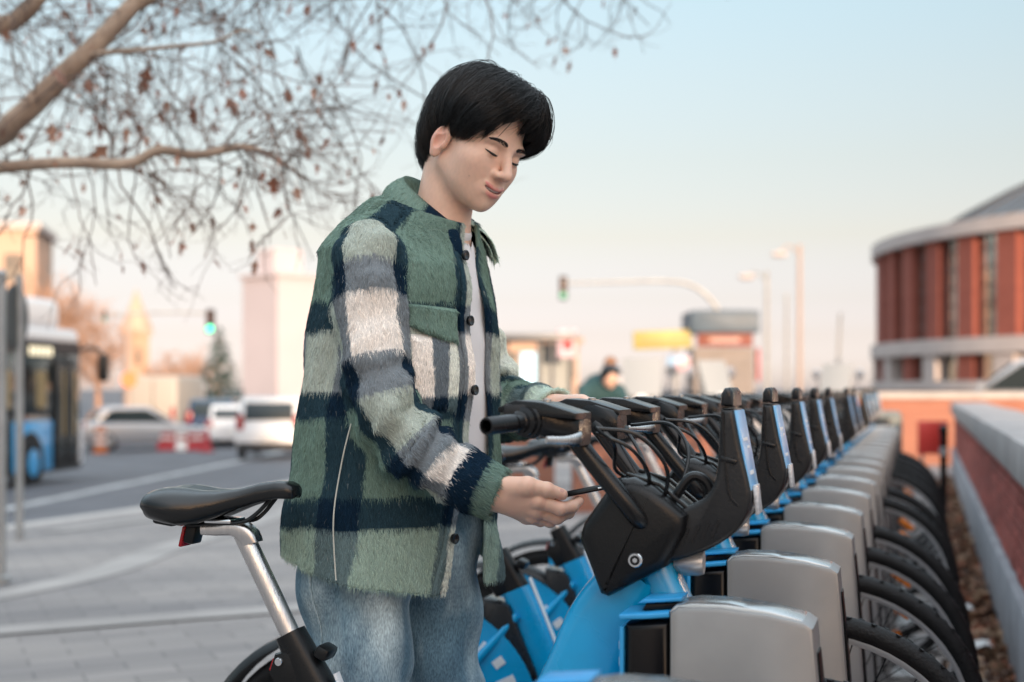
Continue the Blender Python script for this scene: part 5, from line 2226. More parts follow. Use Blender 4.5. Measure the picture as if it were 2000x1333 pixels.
# spire
sp = empty('church_tower', (*W(266, 700, 140)[:2], -1.0))
tag(sp, 'slender sunlit peach tower with a pointed spire', 'tower')
MB().box((0, 0, 3.6), (2.3, 2.3, 7.2), Matrix.Rotation(R(20), 3, 'Z')).build('shaft', M_PEACHDK, sp)
MB().box((0, 0, 7.35), (2.7, 2.7, .3), Matrix.Rotation(R(20), 3, 'Z')).build('cornice', M_PEACH, sp)
MB().lathe([(1.75, 7.5), (1.3, 8.8), (.55, 10.4), (.12, 11.6), (.01, 11.9)], 8).build('spire', M_PEACH, sp, 0)
for s_ in (-.5, .5):
    MB().box((s_, -1.25, 5.2), (.45, .15, 1.6), Matrix.Rotation(R(20), 3, 'Z')).build('belfry_opening', M_WINGLASS, sp)
P_ = W(1045, 640, 85)
t = building('pavilion', (P_[0], 86), 4.6, 5, 3.9, R(6), M_PEACH, 'low sunlit peach pavilion with a flat roof behind the bus shelter', M_PEACHDK, -.2, (4, 1, .7, 1.5))

# ------------------------------------------------------------------ vehicles
M_TYREF = mat('car_tyre', (0.012, 0.012, 0.013), 0.8)
M_HUBF = mat('wheel_cover', (0.35, 0.36, 0.37), 0.4, 0.6)
M_CARGL = mat('car_glass', (0.018, 0.028, 0.032), 0.06)
M_TAIL = mat('tail_lamp', (0.30, 0.008, 0.012), 0.2)
M_TAILON = mat('lit_tail_lamp', (0.8, 0.02, 0.04), 0.3, emit=(1.0, 0.04, 0.08), estr=1.6)
M_HEADL = mat('head_lamp', (0.75, 0.78, 0.8), 0.1)
M_PLATE = mat('number_plate', (0.7, 0.7, 0.68), 0.5)
M_TRIM = mat('black_trim', (0.015, 0.015, 0.016), 0.6)
M_CARW = mat('white_car_paint', (0.70, 0.71, 0.72), 0.25, coat=0.6)
M_CARB = mat('navy_car_paint', (0.012, 0.030, 0.075), 0.22, coat=0.6)
M_CARS = mat('silver_car_paint', (0.42, 0.43, 0.45), 0.28, 0.4, coat=0.5)


def car(loc, hd, paint, L, Wd, H, label, suv=False, lit=False):
    t = empty('parked_car', loc, hd)
    tag(t, label, 'car', 'cars on the road')
    h0, hb = .22, H * (.56 if suv else .60)
    x0, x1 = -L / 2, L / 2
    body = [(x0 + .02, h0 + .15), (x0, hb * .8), (x0 + .10, hb + .02), (x0 + .5, hb + .06), (x1 - 1.15, hb + .02), (x1 - .30, hb - .14), (x1 - .02, hb * .62), (x1, h0 + .12), (x1 - .25, h0), (x0 + .25, h0)]
    MB().prism(body, -Wd / 2, Wd / 2, .09, seg=3).build('body', paint, t, 50)
    xr = x0 + (.16 if suv else .55)
    cab = [(x0 + (.10 if suv else .30), hb), (xr + .16, H - .06), (xr + .5, H), (x1 - 2.0, H - .02), (x1 - 1.15, hb)]
    wi = Wd / 2 - .10
    cb_ = MB().prism(cab, -wi, wi, .10, seg=3).build('cabin', paint, t, 50)
    inn = [(cab[0][0] + .22, hb + .06), (xr + .38, H - .12), (x1 - 2.08, H - .12), (x1 - 1.38, hb + .06)]
    for s in (-1, 1):
        MB().prism(inn, s * wi - .004, s * wi + .012).build('side_window', M_CARGL, cb_, 0, recalc=True)
    sl = math.atan2(xr + .16 - cab[0][0], H - .06 - hb)
    MB().box(((cab[0][0] + xr + .16) / 2 - .015, 0, (hb + H) / 2 - .02), (.03, wi * 1.62, (H - hb) * .66), Matrix.Rotation(sl, 3, 'Y'), .01).build('rear_window', M_CARGL, cb_)
    sf = math.atan2(.85, H - hb)
    MB().box((x1 - 1.545, 0, (hb + H) / 2), (.03, wi * 1.7, (H - hb) * 1.18), Matrix.Rotation(-sf, 3, 'Y'), .01).build('windscreen', M_CARGL, cb_)
    wm = [MB().lathe([(.05, -.10), (.20, -.11), (.31, -.09), (.33, -.05), (.33, .05), (.31, .09), (.20, .11), (.05, .10)], 24, axis='y', cap=True).mesh('tyre', 40),
          MB().lathe([(.01, -.118), (.12, -.122), (.20, -.115), (.205, .115), (.12, .122), (.01, .118)], 20, axis='y').mesh('hub_cap', 40)]
    wm[0].materials.append(M_TYREF)
    wm[1].materials.append(M_HUBF)
    for xx in (x0 + .78, x1 - .85):
        for s in (-1, 1):
            o = bpy.data.objects.new('wheel', wm[0])
            COL.objects.link(o)
            o.parent = t
            o.location = (xx, s * (Wd / 2 - .10), .33)
            q = bpy.data.objects.new('hub_cap', wm[1])
            COL.objects.link(q)
            q.parent = o
    for s in (-1, 1):
        MB().box((x0 + .045, s * (Wd / 2 - .14), hb - .06 if not suv else hb + .05), (.08, .2, .26 if not suv else .42), None, .03).build('tail_light', M_TAILON if lit else M_TAIL, t)
        MB().box((x1 - .16, s * (Wd / 2 - .22), hb * .78), (.2, .3, .13), None, .03).build('headlight', M_HEADL, t)
        MB().box((x1 - 1.35, s * (Wd / 2 + .07), hb + .12), (.14, .16, .12), None, .03).build('mirror', paint, t)
    MB().box((x0 + .0, 0, hb * .62), (.03, .52, .12), None, .005).build('number_plate', M_PLATE, t)
    MB().box((x0 + .03, 0, h0 + .14), (.1, Wd * .92, .2), None, .03).build('rear_bumper', M_TRIM if suv else paint, t)
    return t


rz = lambda x, y: float(gz(x, y)) - KH
c = (-6.65, 38.5)
car((c[0], c[1] + 2, rz(*c)), R(92), M_CARW, 4.3, 1.82, 1.70, 'large white car seen from behind, right beside the jacket', True)
c = (-9.7, 48)
car((c[0], c[1] + 2, rz(*c)), R(96), M_CARW, 4.0, 1.72, 1.45, 'white hatchback ahead of the large white car')
c = (-11.2, 52)
car((c[0], c[1] + 2, rz(*c)), R(95), M_CARB, 4.3, 1.80, 1.62, 'dark navy car between the white cars and the barriers', True)
c = (-12.1, 46.5)
car((c[0], c[1], rz(*c)), R(28), M_CARS, 4.1, 1.72, 1.44, 'pale silver car seen side-on near the thin lamp post')
c = (10.1, 27.5)
car((c[0], c[1], float(gz(*c)) + .02), R(150), M_CARS, 4.3, 1.80, 1.66, 'silver car with a glowing red tail light at the right edge', False, True)
# white van
vn = empty('parked_van', (*W(338, 800, 58)[:2], rz(-14, 58)), R(84))
tag(vn, 'white box van in the sun behind the barriers', 'van')
MB().box((-.6, 0, 1.45), (3.4, 1.95, 2.1), None, .12, 3).build('cargo_box', mat('cream_van_paint', (.36, .34, .31), .4), vn)
MB().prism([(1.0, .35), (1.05, 2.15), (1.45, 2.2), (2.1, 1.35), (2.5, 1.2), (2.55, .4)], -.93, .93, .08, seg=3).build('cab', M_CARW, vn, 50)
MB().prism([(1.2, 1.35), (1.25, 2.0), (1.5, 2.02), (1.95, 1.38)], -.945, .945).build('cab_window', M_CARGL, vn, 0)
for xx in (-1.5, 1.7):
    for s in (-1, 1):
        MB().lathe([(.05, -.1), (.33, -.09), (.35, 0), (.33, .09), (.05, .1)], 20, (xx, s * .86, .35), 'y', True).build('wheel', M_TYREF, vn)
for s in (-1, 1):
    MB().box((-2.31, s * .80, 1.0), (.04, .16, .5), None, .01).build('tail_light', M_TAIL, vn)
MB().box((-2.31, 0, 1.45), (.03, .02, 1.8)).build('door_gap', M_TRIM, vn)

# bus
M_BUSW = mat('bus_white', (0.74, 0.75, 0.77), 0.35, coat=0.3)
M_BUSB = mat('bus_blue', (0.03, 0.36, 0.72), 0.3, coat=0.5)
M_BUSDK = mat('bus_glass', (0.012, 0.018, 0.018), 0.07)
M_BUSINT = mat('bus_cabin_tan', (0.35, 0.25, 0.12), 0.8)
M_DISP = mat('display_letters', (0.8, 0.75, 0.6), 0.5, emit=(1.0, 0.85, 0.55), estr=.35)
bus = empty('city_bus', (-9.37, 31.0, rz(-9.37, 31.0)), R(85.4))     # local x forward, origin at the front right corner
tag(bus, 'blue and white city bus with dark windows and a front door', 'bus')
BL_ = 12.0
MB().box((-BL_ / 2, 1.27, 1.62), (BL_, 2.5, 2.66), None, .12, 3).build('body', M_BUSDK, bus)
MB().box((-BL_ / 2 - 1.9, -.005 + .02, .80), (BL_ - 3.9, .04, 1.02), None, .01).build('lower_panel', M_BUSB, bus)
MB().box((-2.55, .015, .80), (1.9, .04, 1.02), None, .01).build('lower_panel', M_BUSB, bus)
MB().box((-BL_ / 2, .017, .30), (BL_ - .1, .04, .13), None, .01).build('skirt', M_TRIM, bus)
MB().box((-BL_ / 2, 1.27, 3.02), (BL_ - .1, 2.46, .40), None, .12, 3).build('roof', M_BUSW, bus)
MB().box((-BL_ / 2 - .3, 1.27, 3.50), (BL_ - 1.2, 2.3, .66), None, .15, 3).build('roof_pod', M_BUSW, bus)
MB().box((-BL_ / 2, .012, 2.82), (BL_ - .3, .03, .26)).build('cove_panel', mat('bus_cove', (.03, .02, .02), .4), bus)
for k in range(2):
    dr_ = MB().box((-.62 - .60 * k, .0, 1.46), (.54, .05, 2.22), None, .02).build('door_leaf', M_TRIM, bus)
    MB().box((-.62 - .60 * k, -.028, 1.52), (.40, .012, 1.90)).build('door_glass', M_BUSDK, dr_)
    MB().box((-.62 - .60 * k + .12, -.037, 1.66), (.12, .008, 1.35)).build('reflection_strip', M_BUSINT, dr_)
for x in (-2.4, -4.1, -5.8, -7.5, -9.2, -10.9):
    w_ = MB().box((x, .0, 2.0), (1.5, .03, 1.15), None, .03).build('side_window', M_BUSDK, bus)
    MB().box((x + .2, -.017, 1.95), (.5, .006, .75)).build('seat_seen_inside', M_BUSINT, w_)
for x in (-2.72, -8.6):
    MB().lathe([(.62, .0), (.62, .02)], 24, (x, -.022, .48), 'y', True).build('wheel_arch', M_TRIM, bus)
    o = MB().lathe([(.05, -.05), (.30, -.06), (.46, -.05), (.48, .05), (.46, .25)], 28, (x, -.02, .48), 'y', True).build('wheel', M_TYREF, bus)
    MB().lathe([(.01, -.075), (.14, -.085), (.27, -.068), (.29, -.03)], 20, (x, -.02, .48), 'y').build('hub_cap', M_BUSB, o)
mr = MB().tube([(-.1, .15, 2.75), (.35, -.05, 2.85), (.55, -.22, 2.78)], .045, 8, 8)
mo = mr.build('mirror_arm', M_TRIM, bus)
MB().box((.56, -.26, 2.42), (.16, .24, .62), None, .06, 3).build('mirror', M_TRIM, mo)
dp = MB().box((-2.2, -.006, 2.72), (1.6, .02, .28)).build('side_display', M_TRIM, bus)
for i in range(5):
    MB().box((-1.75 - .24 * i, -.018, 2.72), (.16, .006, .18)).build('display_glyph', M_DISP, dp)
MB().box((.01, 1.27, 1.9), (.03, 2.2, 1.6), None, .01).build('windscreen', M_BUSDK, bus)
MB().box((-.1, -.01, .8), (.18, .04, .9), None, .01).build('corner_panel', M_BUSW, bus)

# ------------------------------------------------------------------ street furniture
M_GALV = mat('galvanised_post', (0.36, 0.37, 0.37), 0.5, 0.4, var=0.15, scale=6)
M_POSTW = mat('pale_post', lin(165, 150, 142), 0.6)
M_SIGNBK = mat('sign_back', (0.055, 0.065, 0.065), 0.5)
M_SIGNF = mat('sign_face', (0.55, 0.62, 0.62), 0.4)
M_TLBODY = mat('signal_black', (0.02, 0.02, 0.02), 0.5)
M_TLGREEN = mat('signal_green', (0.05, 0.6, 0.4), 0.3, emit=(0.03, 0.95, 0.42), estr=1.3)
M_TLDIM = mat('signal_dim_green', (.02, .22, .13), .3, emit=(.02, .5, .25), estr=.25)
M_TLDARK = mat('signal_dark_lens', (0.05, 0.012, 0.008), 0.3)


def zg(x, y, road=False):
    return float(gz(x, y)) - (KH if road else 0)


p = W(38, 1050, 12.9)
t = empty('road_sign', (p[0], p[1], zg(p[0], p[1])), 0)
tag(t, 'round road sign turned sideways on a thin grey post beside the bus', 'sign')
MB().tube([(0, 0, 0), (0, 0, 2.40)], .035, 12).build('post', M_GALV, t)
d_ = MB().lathe([(.0, -.012), (.29, -.012), (.30, 0), (.29, .012), (.0, .012)], 28, (0, 0, 0), 'y').build('disc', M_SIGNBK, t)
d_.location = (-.02, -.05, 2.02)
d_.rotation_euler = (0, 0, R(268))
fc_ = MB().lathe([(.0, -.0165), (.26, -.0165), (.26, -.0135)], 28, (0, 0, 0), 'y').build('face', M_SIGNF, d_)
MB().lathe([(.07, .004), (.07, 0)], 16, (0, 0, .06)).build('foot_collar', M_GALV, t)
p = W(2, 1140, 9.2)
t = empty('metal_post', (p[0], p[1], zg(p[0], p[1])), 0)
tag(t, 'thin grey metal post cut by the left edge', 'post')
MB().tube([(0, 0, 0), (0, 0, 2.0)], .032, 12).build('shaft', M_GALV, t)
MB().lathe([(.06, 0), (.06, .05), (.034, .06)], 14, cap=True).build('foot_collar', M_GALV, t)
MB().ball((0, 0, 2.0), .04, 10, 6).build('finial', M_GALV, t)


def signal(parent, loc, scale=1.0, green=True, ang=0.0):
    h = empty('signal_head')
    h.parent = parent
    h.location = loc
    h.rotation_euler = (0, 0, ang)
    s = scale
    MB().box((0, 0, 0), (.34 * s, .22 * s, 1.0 * s), None, .05 * s).build('housing', M_TLBODY, h)
    for i, z in enumerate((.31, 0, -.31)):
        MB().lathe([(.0, -.125 * s), (.13 * s, -.12 * s), (.135 * s, -.10 * s)], 18, (0, 0, z * s), 'y').build('lens', (M_TLGREEN if green else M_TLDIM) if i == 2 else M_TLDARK, h)
        MB().lathe([(.15 * s, -.28 * s), (.155 * s, -.11 * s)], 18, (0, 0, z * s), 'y').build('visor', M_TLBODY, h)
    return h


p = W(250, 880, 56)
t = empty('traffic_light', (p[0], p[1], zg(p[0], p[1], True)))
tag(t, 'traffic light glowing green on a long arm above the cars', 'traffic light')
zt = W(0, 613, 56)[2] - t.location.z
MB().tube([(0, 0, 0), (0, 0, zt)], [.13, .09], 12).build('post', M_POSTW, t)
MB().tube([(-1.0, 0, zt - .02), (0, 0, zt), (1.6, 0, zt + .05), (3.25, 0, zt + .02)], .055, 10, 10).build('arm', M_GALV, t)
signal(t, (W(412, 625, 56)[0] - p[0], -.05, W(0, 628, 56)[2] - t.location.z), .95)
signal(t, (-.9, -.02, zt - .1), .42, False)
MB().lathe([(0, -.02), (.32, -.02), (.32, .02), (0, .02)], 20, (.1, -.2, W(0, 742, 56)[2] - t.location.z), 'y').build('orange_disc', mat('orange_sign', (.75, .22, .08), .5), t)
p = W(1412, 757, 60)
t = empty('traffic_light', (p[0], p[1], zg(p[0], p[1])))
tag(t, 'traffic light on a curved grey arm in the open sky', 'traffic light')
zb = t.location.z
q = lambda px, py: (W(px, py, 60)[0] - p[0], 0, W(px, py, 60)[2] - zb)
MB().tube([(0, 0, 0), (0, 0, 2.5), q(1408, 625), q(1388, 585), q(1350, 557), q(1300, 549), q(1200, 551), q(1108, 553)], [.13, .12, .11, .10, .09, .075, .06], 12, 44).build('mast', M_GALV, t)
signal(t, (q(1100, 562)[0], -.05, q(1100, 563)[2]), 1.0, False)


def lamp(px, ytop, d, label, head=None, r=.10, lean=0.0, m=M_GALV):
    p = W(px, 757, d)
    t = empty('street_lamp', (p[0], p[1], zg(p[0], p[1])))
    tag(t, label, 'street lamp', 'posts along the far road')
    h = W(px, ytop, d)[2] - t.location.z
    MB().tube([(0, 0, 0), (lean * .5, 0, h / 2), (lean, 0, h)], [r * 1.3, r], 10).build('post', m, t)
    if head:
        hx, hz = W(head[0], head[1], d)[0] - p[0], W(head[0], head[1], d)[2] - t.location.z
        MB().tube([(0, 0, h - .4), (hx * .5, 0, max(h, hz) - .05), (hx, 0, hz + .1)], .045, 8, 8).build('arm', m, t)
        MB().ball((hx, 0, hz), (.36, .2, .13), 14, 8).build('lamp_head', M_PALEBAND, t)
    return t


lamp(1498, 530, 60, 'grey lamp post with a short arm next to the kiosk', (1458, 541), .075)
lamp(1536, 575, 66, 'thin grey post between two lamp posts', None, .06)
lamp(1562, 478, 60, 'tallest lamp post, pale and sunlit with a bright lamp head', (1522, 497), .09, 0, M_POSTW)
lamp(1632, 612, 64, 'slightly leaning thin grey post near the round building', None, .06, .22)

# kiosk
p = W(1414, 757, 52)
ks = empty('kiosk', (p[0], p[1], zg(p[0], p[1])))
tag(ks, 'news kiosk with a blue-grey barrel roof and red banner', 'kiosk')
kb_ = ks.location.z
ph = lambda py: W(0, py, 52)[2] - kb_
hw = 62 * 52 / 2778
M_SHUT = mat('roller_shutter', (0.20, 0.18, 0.17), 0.6, var=0.1, scale=3)
MB().box((0, 1.1, ph(680) / 2), (hw * 1.9, 2.2, ph(680))).build('cabin', M_SHUT, ks)
for i in range(14):
    MB().box((0, -.015, .3 + i * (ph(690) - .4) / 14), (hw * 1.7, .03, .10), None, .01).build('shutter_slat', M_SHUT, ks)
a = np.linspace(0, math.pi, 13)
rf = [(-hw * 1.08, ph(651))] + [(-hw * 1.08 * math.cos(t_) * 1.0, ph(650) + (ph(606) - ph(650)) * (.94 + .06 * math.sin(t_))) for t_ in a] + [(hw * 1.08, ph(650))]
MB().prism(rf, -.35, 2.5, .03).build('barrel_roof', mat('blue_grey_roof', (.055, .095, .135), .5, var=.15, scale=1.5), ks, 40)
bn = MB().box((0, -.2, ph(665)), (hw * 1.75, .1, ph(652) - ph(678)), None, .02).build('red_banner', mat('red_banner', (.17, .03, .03), .6, var=.5, scale=3, col2=(.22, .08, .04)), ks)
MB().box((0, -.26, ph(665)), (hw * .95, .02, (ph(652) - ph(678)) * .32)).build('banner_lettering', mat('banner_letters', (.40, .25, .22), .5), bn)
MB().box((hw + .12, .3, ph(712)), (.1, .5, 1.2), None, .02).build('side_poster', mat('side_poster', (.5, .12, .12), .5, var=.4, scale=4), ks)
# yellow billboard
p = W(1294, 757, 52)
yb = empty('billboard', (p[0], p[1], zg(p[0], p[1])))
tag(yb, 'long yellow billboard on a post beside the kiosk', 'billboard')
hwy = 57 * 52 / 2778
MB().tube([(.5, .15, 0), (.5, .15, ph(660))], .10, 10).build('post', M_GALV, yb)
MB().box((0, 0, ph(658)), (hwy * 2, .16, ph(641) - ph(676)), Matrix.Rotation(R(-2), 3, 'Y'), .03).build('panel', mat('yellow_panel', (.36, .30, .08), .5, var=.12, scale=2), yb)
MB().box((.05, -.1, ph(659)), (hwy * 1.7, .02, .10), Matrix.Rotation(R(-2), 3, 'Y')).build('lettering', mat('yellow_letters', (.24, .21, .07), .5), yb)
MB().box((hwy * .55, -.05, ph(703)), (.85, .12, .62), None, .02).build('blue_poster', mat('blue_poster', (.16, .40, .62), .4, var=.6, scale=3, col2=(.5, .2, .15)), yb)

# bus shelter
p = W(1055, 757, 34)
bs = empty('bus_shelter', (p[0], p[1], zg(p[0], p[1])))
tag(bs, 'bus shelter with a dark roof and a glowing pale blue advert', 'bus shelter')
zb2 = bs.location.z
pv = lambda py: W(0, py, 34)[2] - zb2
px_ = lambda px: W(px, 0, 34)[0] - p[0]
M_SHEL = mat('shelter_metal', (0.16, 0.165, 0.17), 0.45, 0.3)
MB().box((0, .5, pv(659)), (px_(1128) - px_(982), 1.6, .16), None, .04).build('roof', M_SHEL, bs)
for x in (990, 1052, 1078, 1118):
    MB().tube([(px_(x), .9 if x in (990, 1118) else -.1, 0), (px_(x), .9 if x in (990, 1118) else -.1, pv(662))], .045, 8).build('post', M_SHEL, bs)
MB().box((px_(1085), 1.0, pv(730)), (.75, .03, 1.5)).build('glass_panel', mat('shelter_glass', (.35, .38, .38), .15), bs)
MB().box((px_(1032), .0, pv(720)), (.44, .12, .86), None, .03).build('advert_case', M_SHEL, bs)
MB().box((px_(1032), -.066, pv(720)), (.36, .01, .76)).build('advert_screen', mat('advert_screen', (.35, .6, .75), .3, emit=(.42, .78, 1.0), estr=.22), bs)
MB().box((px_(1106), -.2, pv(672)), (.44, .06, .68), None, .02).build('stop_sign_panel', mat('stop_panel', (.52, .40, .46), .5, var=.3, scale=5), bs)
MB().box((px_(1108), -.235, pv(675)), (.2, .01, .2)).build('red_emblem', M_RED, bs)

# barriers along the roadworks
M_BARR = mat('barrier_red', (0.38, 0.03, 0.04), 0.45)
M_BARW = mat('barrier_white', (0.75, 0.74, 0.72), 0.45)
for i, (bx, mm, lb) in enumerate(((118, M_BARR, 'red plastic road barrier just past the bus mirror'), (166, M_BARW, 'white plastic road barrier left of the thin lamp post'), (216, M_BARR, 'red plastic road barrier in front of the tower'),
                                  (326, M_BARR, 'small red road barrier below the white van'), (362, M_BARW, 'white road barrier post next to the navy car'), (384, M_BARR, 'red road barrier directly beside the navy car'))):
    p = W(bx, 830, 50 if i < 3 else 46)
    t = empty('road_barrier', (p[0], p[1], zg(p[0], p[1], True)), R(8))
    tag(t, lb, 'barrier', 'red and white road barriers')
    t.scale = (.62, .62, .60)
    MB().prism([(-.26, 0), (-.26, .16), (-.10, .30), (-.07, .95), (.07, .95), (.10, .30), (.26, .16), (.26, 0)], -.48, .48, .02, axes='yz').build('shell', mm, t, 30, recalc=True)
    MB().box((0, -.09, .66), (.7, .05, .16), None, .02).build('reflective_band', M_BARW if mm is M_BARR else M_BARR, t)
p = W(404, 868, 45)
t = empty('traffic_cone', (p[0], p[1], zg(p[0], p[1], True)))
tag(t, 'red traffic cone on the road behind the white hatchback', 'cone')
MB().lathe([(.0, .0), (.24, .0), (.24, .05), (.17, .06), (.04, .72), (.0, .73)], 18).build('cone', M_BARR, t)
MB().lathe([(.122, .30), (.092, .45)], 18).build('white_band', M_BARW, t)
p = W(196, 880, 44)
t = empty('traffic_drum', (p[0], p[1], zg(p[0], p[1], True)))
tag(t, 'orange traffic drum on the road right of the bus', 'drum')
t.scale = (.7, .7, .8)
M_ORNG = mat('orange_plastic', (.50, .15, .05), .5)
MB().lathe([(.0, 0), (.34, 0), (.34, .08), (.27, .10), (.25, .95), (.20, 1.0), (.0, 1.0)], 20).build('drum', M_ORNG, t)
for z in (.35, .65):
    MB().lathe([(.272, z), (.268, z + .14)], 20).build('white_band', M_BARW, t)

# end of the bike row: terminal, red panel, dark post
e = slot(17)
t = empty('dock_terminal', (e[0] + .80, e[1] - .25, 0), -AROW)
tag(t, 'grey-green payment terminal box at the far end of the docks', 'terminal')
M_TERM = mat('terminal_green_grey', (.16, .18, .17), .5)
MB().box((0, 0, .46), (.34, .22, .92), None, .05, 3).build('cabinet', M_TERM, t)
MB().box((-.03, -.115, .78), (.2, .01, .16), None, .004).build('screen', M_DARKGLASS, t)
MB().box((0, 0, .02), (.46, .34, .04), None, .01).build('base_plate', M_DOCK, t)
p = W(1822, 880, 17.0)
t = empty('red_panel', (p[0], p[1], 0))
tag(t, 'red panel standing at the end of the bike row', 'panel')
MB().box((0, 0, .52), (.36, .05, .40), None, .01).build('board', mat('red_board', (.62, .05, .04), .45), t)
for s in (-.12, .12):
    MB().tube([(s, .03, 0), (s, .03, .4)], .02, 8).build('leg', M_GALV, t)
p = W(1843, 900, 9.6)
t = empty('bollard', (p[0], p[1], 0))
tag(t, 'slim black bollard between the wheels and the brick wall', 'bollard')
MB().lathe([(.05, 0), (.05, .06), (.024, .08), (.024, .80), (.030, .82), (.026, .86), (.0, .87)], 14, cap=True).build('shaft', M_SATIN, t)
MB().lathe([(.027, .66), (.027, .72)], 14).build('band', M_GALV, t)

# ------------------------------------------------------------------ parked scooters behind the row
def scooter(px, d, hd, paint, label):
    p = W(px, 757, d)
    t = empty('parked_scooter', (p[0], p[1], zg(p[0], p[1])), hd)
    tag(t, label, 'scooter', 'scooters parked behind the bikes')
    for x, nm in ((-.62, 'rear_wheel'), (.66, 'front_wheel')):
        w_ = MB().lathe([(.12, -.05), (.22, -.06), (.26, -.03), (.265, 0), (.26, .03), (.22, .06), (.12, .05)], 22, (x, 0, .265), 'y').build(nm, M_TYREF, t)
        MB().lathe([(.01, -.04), (.13, -.045), (.13, .045), (.01, .04)], 16, (x, 0, .265), 'y').build('rim', M_HUBF, w_)
    MB().prism([(-.85, .55), (-.80, .78), (-.1, .74), (.0, .62), (.02, .30), (-.2, .28), (-.5, .42)], -.16, .16, .05, seg=3).build('rear_body', paint, t, 50)
    MB().box((-.42, 0, .83), (.72, .30, .10), None, .04, 3).build('seat', M_BLACK, t)
    MB().box((.2, 0, .30), (.5, .34, .06), None, .02).build('footboard', M_BLACK, t)
    MB().prism([(.40, .32), (.46, .34), (.38, 1.0), (.52, 1.06), (.60, .95), (.62, .45), (.52, .30)], -.17, .17, .05, seg=3).build('front_shield', paint, t, 50)
    MB().tube([(.64, 0, .27), (.50, 0, .75), (.44, 0, 1.02)], .03, 8).build('fork', M_GALV, t)
    MB().tube([(.36, -.34, 1.07), (.44, -.12, 1.04), (.44, .12, 1.04), (.36, .34, 1.07)], .016, 8, 12).build('handlebar', M_SATIN, t)
    MB().lathe([(0, .02), (.075, .01), (.08, -.03), (.05, -.09)], 18, (.60, 0, .98), 'x').build('headlight', M_HEADL, t)
    MB().prism([(.46, 1.02), (.58, 1.04), (.42, 1.42), (.40, 1.42)], -.19, .19, .004).build('windscreen', mat('scooter_screen', (.30, .32, .33), .1), t, 30)
    for s in (-1, 1):
        MB().tube([(.40, s * .24, 1.06), (.42, s * .27, 1.24)], .007, 6).build('mirror_stem', M_SATIN, t)
        MB().lathe([(0, .012), (.055, .01), (.062, -.004), (.0, -.008)], 16, (.42, s * .28, 1.29), 'x').build('mirror', M_CHROME, t)
    return t


scooter(1262, 14.6, R(-100), M_CARS, 'grey scooter with a bright round headlight behind the handlebars')
scooter(1345, 16.2, R(-60), M_CARB, 'dark scooter parked below the blue poster')
scooter(1655, 18.5, R(-120), M_TRIM, 'black scooter beyond the far number boards')


# ------------------------------------------------------------------ people in the background
def figure(px, d, hd, pose, top, legs, hair_c, label, scale=1.0):
    p = W(px, 757, d)
    t = empty('person', (p[0], p[1], zg(p[0], p[1])), hd)
    tag(t, label, 'person')
    bend = pose
    hip = np.array((0, 0, .93))
    up = np.array((math.sin(bend), 0, math.cos(bend)))
    sh = hip + up * .50
    nk = sh + up * .10 + np.array((.02, 0, 0))
    hd_ = nk + np.array((math.sin(bend + .35), 0, math.cos(bend + .35))) * .15
    def f_top(P):
        d_ = sd_cap(P, hip + up * .02, sh - up * .06, .165, .185)
        for s in (-1, 1):
            S = sh + np.array((0, s * .20, -.03))
            E = S + np.array((.12 + .1 * bend, s * .05, -.27))
            H = E + np.array((.20, -s * .06, -.10 - .1 * bend))
            d_ = smin(d_, sd_cap(P, S, E, .068, .058), .05)
            d_ = smin(d_, sd_cap(P, E, H, .056, .045), .02)
        return smin(d_, sd_cap(P, sh, nk - up * .02, .09, .075), .05)
    def f_leg(P):
        d_ = None
        for s in (-1, 1):
            q = sd_cap(P, (0, s * .10, .93), (.03, s * .11, .50), .105, .075)
            q = smin(q, sd_cap(P, (.03, s * .11, .50), (-.02, s * .12, .09), .075, .055), .03)
            q = smin(q, sd_cap(P, (-.02, s * .12, .05), (.15, s * .13, .045), .045, .04), .03)
            d_ = q if d_ is None else smin(d_, q, .04)
        return np.maximum(d_, P[:, 2] * -1 + .005)
    def f_skin(P):
        d_ = sd_ell(P, hd_, (.095, .075, .115))
        d_ = smin(d_, sd_cap(P, nk - up * .03, hd_, .055, .05), .03)
        d_ = np.minimum(d_, sd_cap(P, hip, nk, .09, .05))
        d_ = smin(d_, sd_ell(P, hd_ + np.array((.10 * math.cos(bend + .3), 0, -.10 * math.sin(bend + .3) - .01)), (.02, .014, .022)), .02)
        for s in (-1, 1):
            S = sh + np.array((0, s * .20, -.03))
            E = S + np.array((.12 + .1 * bend, s * .05, -.27))
            H = E + np.array((.20, -s * .06, -.10 - .1 * bend))
            d_ = np.minimum(d_, np.minimum(sd_cap(P, sh, S, .04), np.minimum(sd_cap(P, S, E, .038), sd_cap(P, E, H, .034))))
            d_ = np.minimum(d_, sd_ell(P, H + np.array((.05, 0, -.02)), (.065, .03, .042)))
        return d_
    def f_hair(P):
        c = hd_ + np.array((-.018, 0, .028))
        fwd = np.array((math.cos(bend + .35), 0, -math.sin(bend + .35)))
        return np.maximum(sd_ell(P, c, (.108, .090, .112)), (P - hd_) @ fwd - .045)
    lo_, hi_ = (-.35, -.42, 0), (.95, .42, 1.85)
    for nm, fn, m in (('body', f_skin, M_SKINF), ('jacket', f_top, top), ('trousers', f_leg, legs), ('hair', f_hair, hair_c)):
        V, Q = surface_nets(fn, lo_, hi_, .018, slack=2.0)
        o = big_mesh(nm, V * scale, Q, m)
        o.parent = t
    return t


M_SKINF = mat('far_skin', (.58, .36, .27), .6)
figure(1147, 14.0, R(-72), .92, mat('teal_jacket', (.018, .060, .068), .8), mat('dark_trousers', (.02, .02, .025), .8), M_HAIR, 'person in a dark teal jacket bending over behind the handlebars', .93)
figure(1203, 16.5, R(-110), .30, mat('grey_coat', (.42, .40, .40), .8), mat('blue_trousers', (.05, .07, .11), .8), mat('brown_hair', (.22, .10, .04), .6), 'person with brown hair and a pale coat farther back', .86)

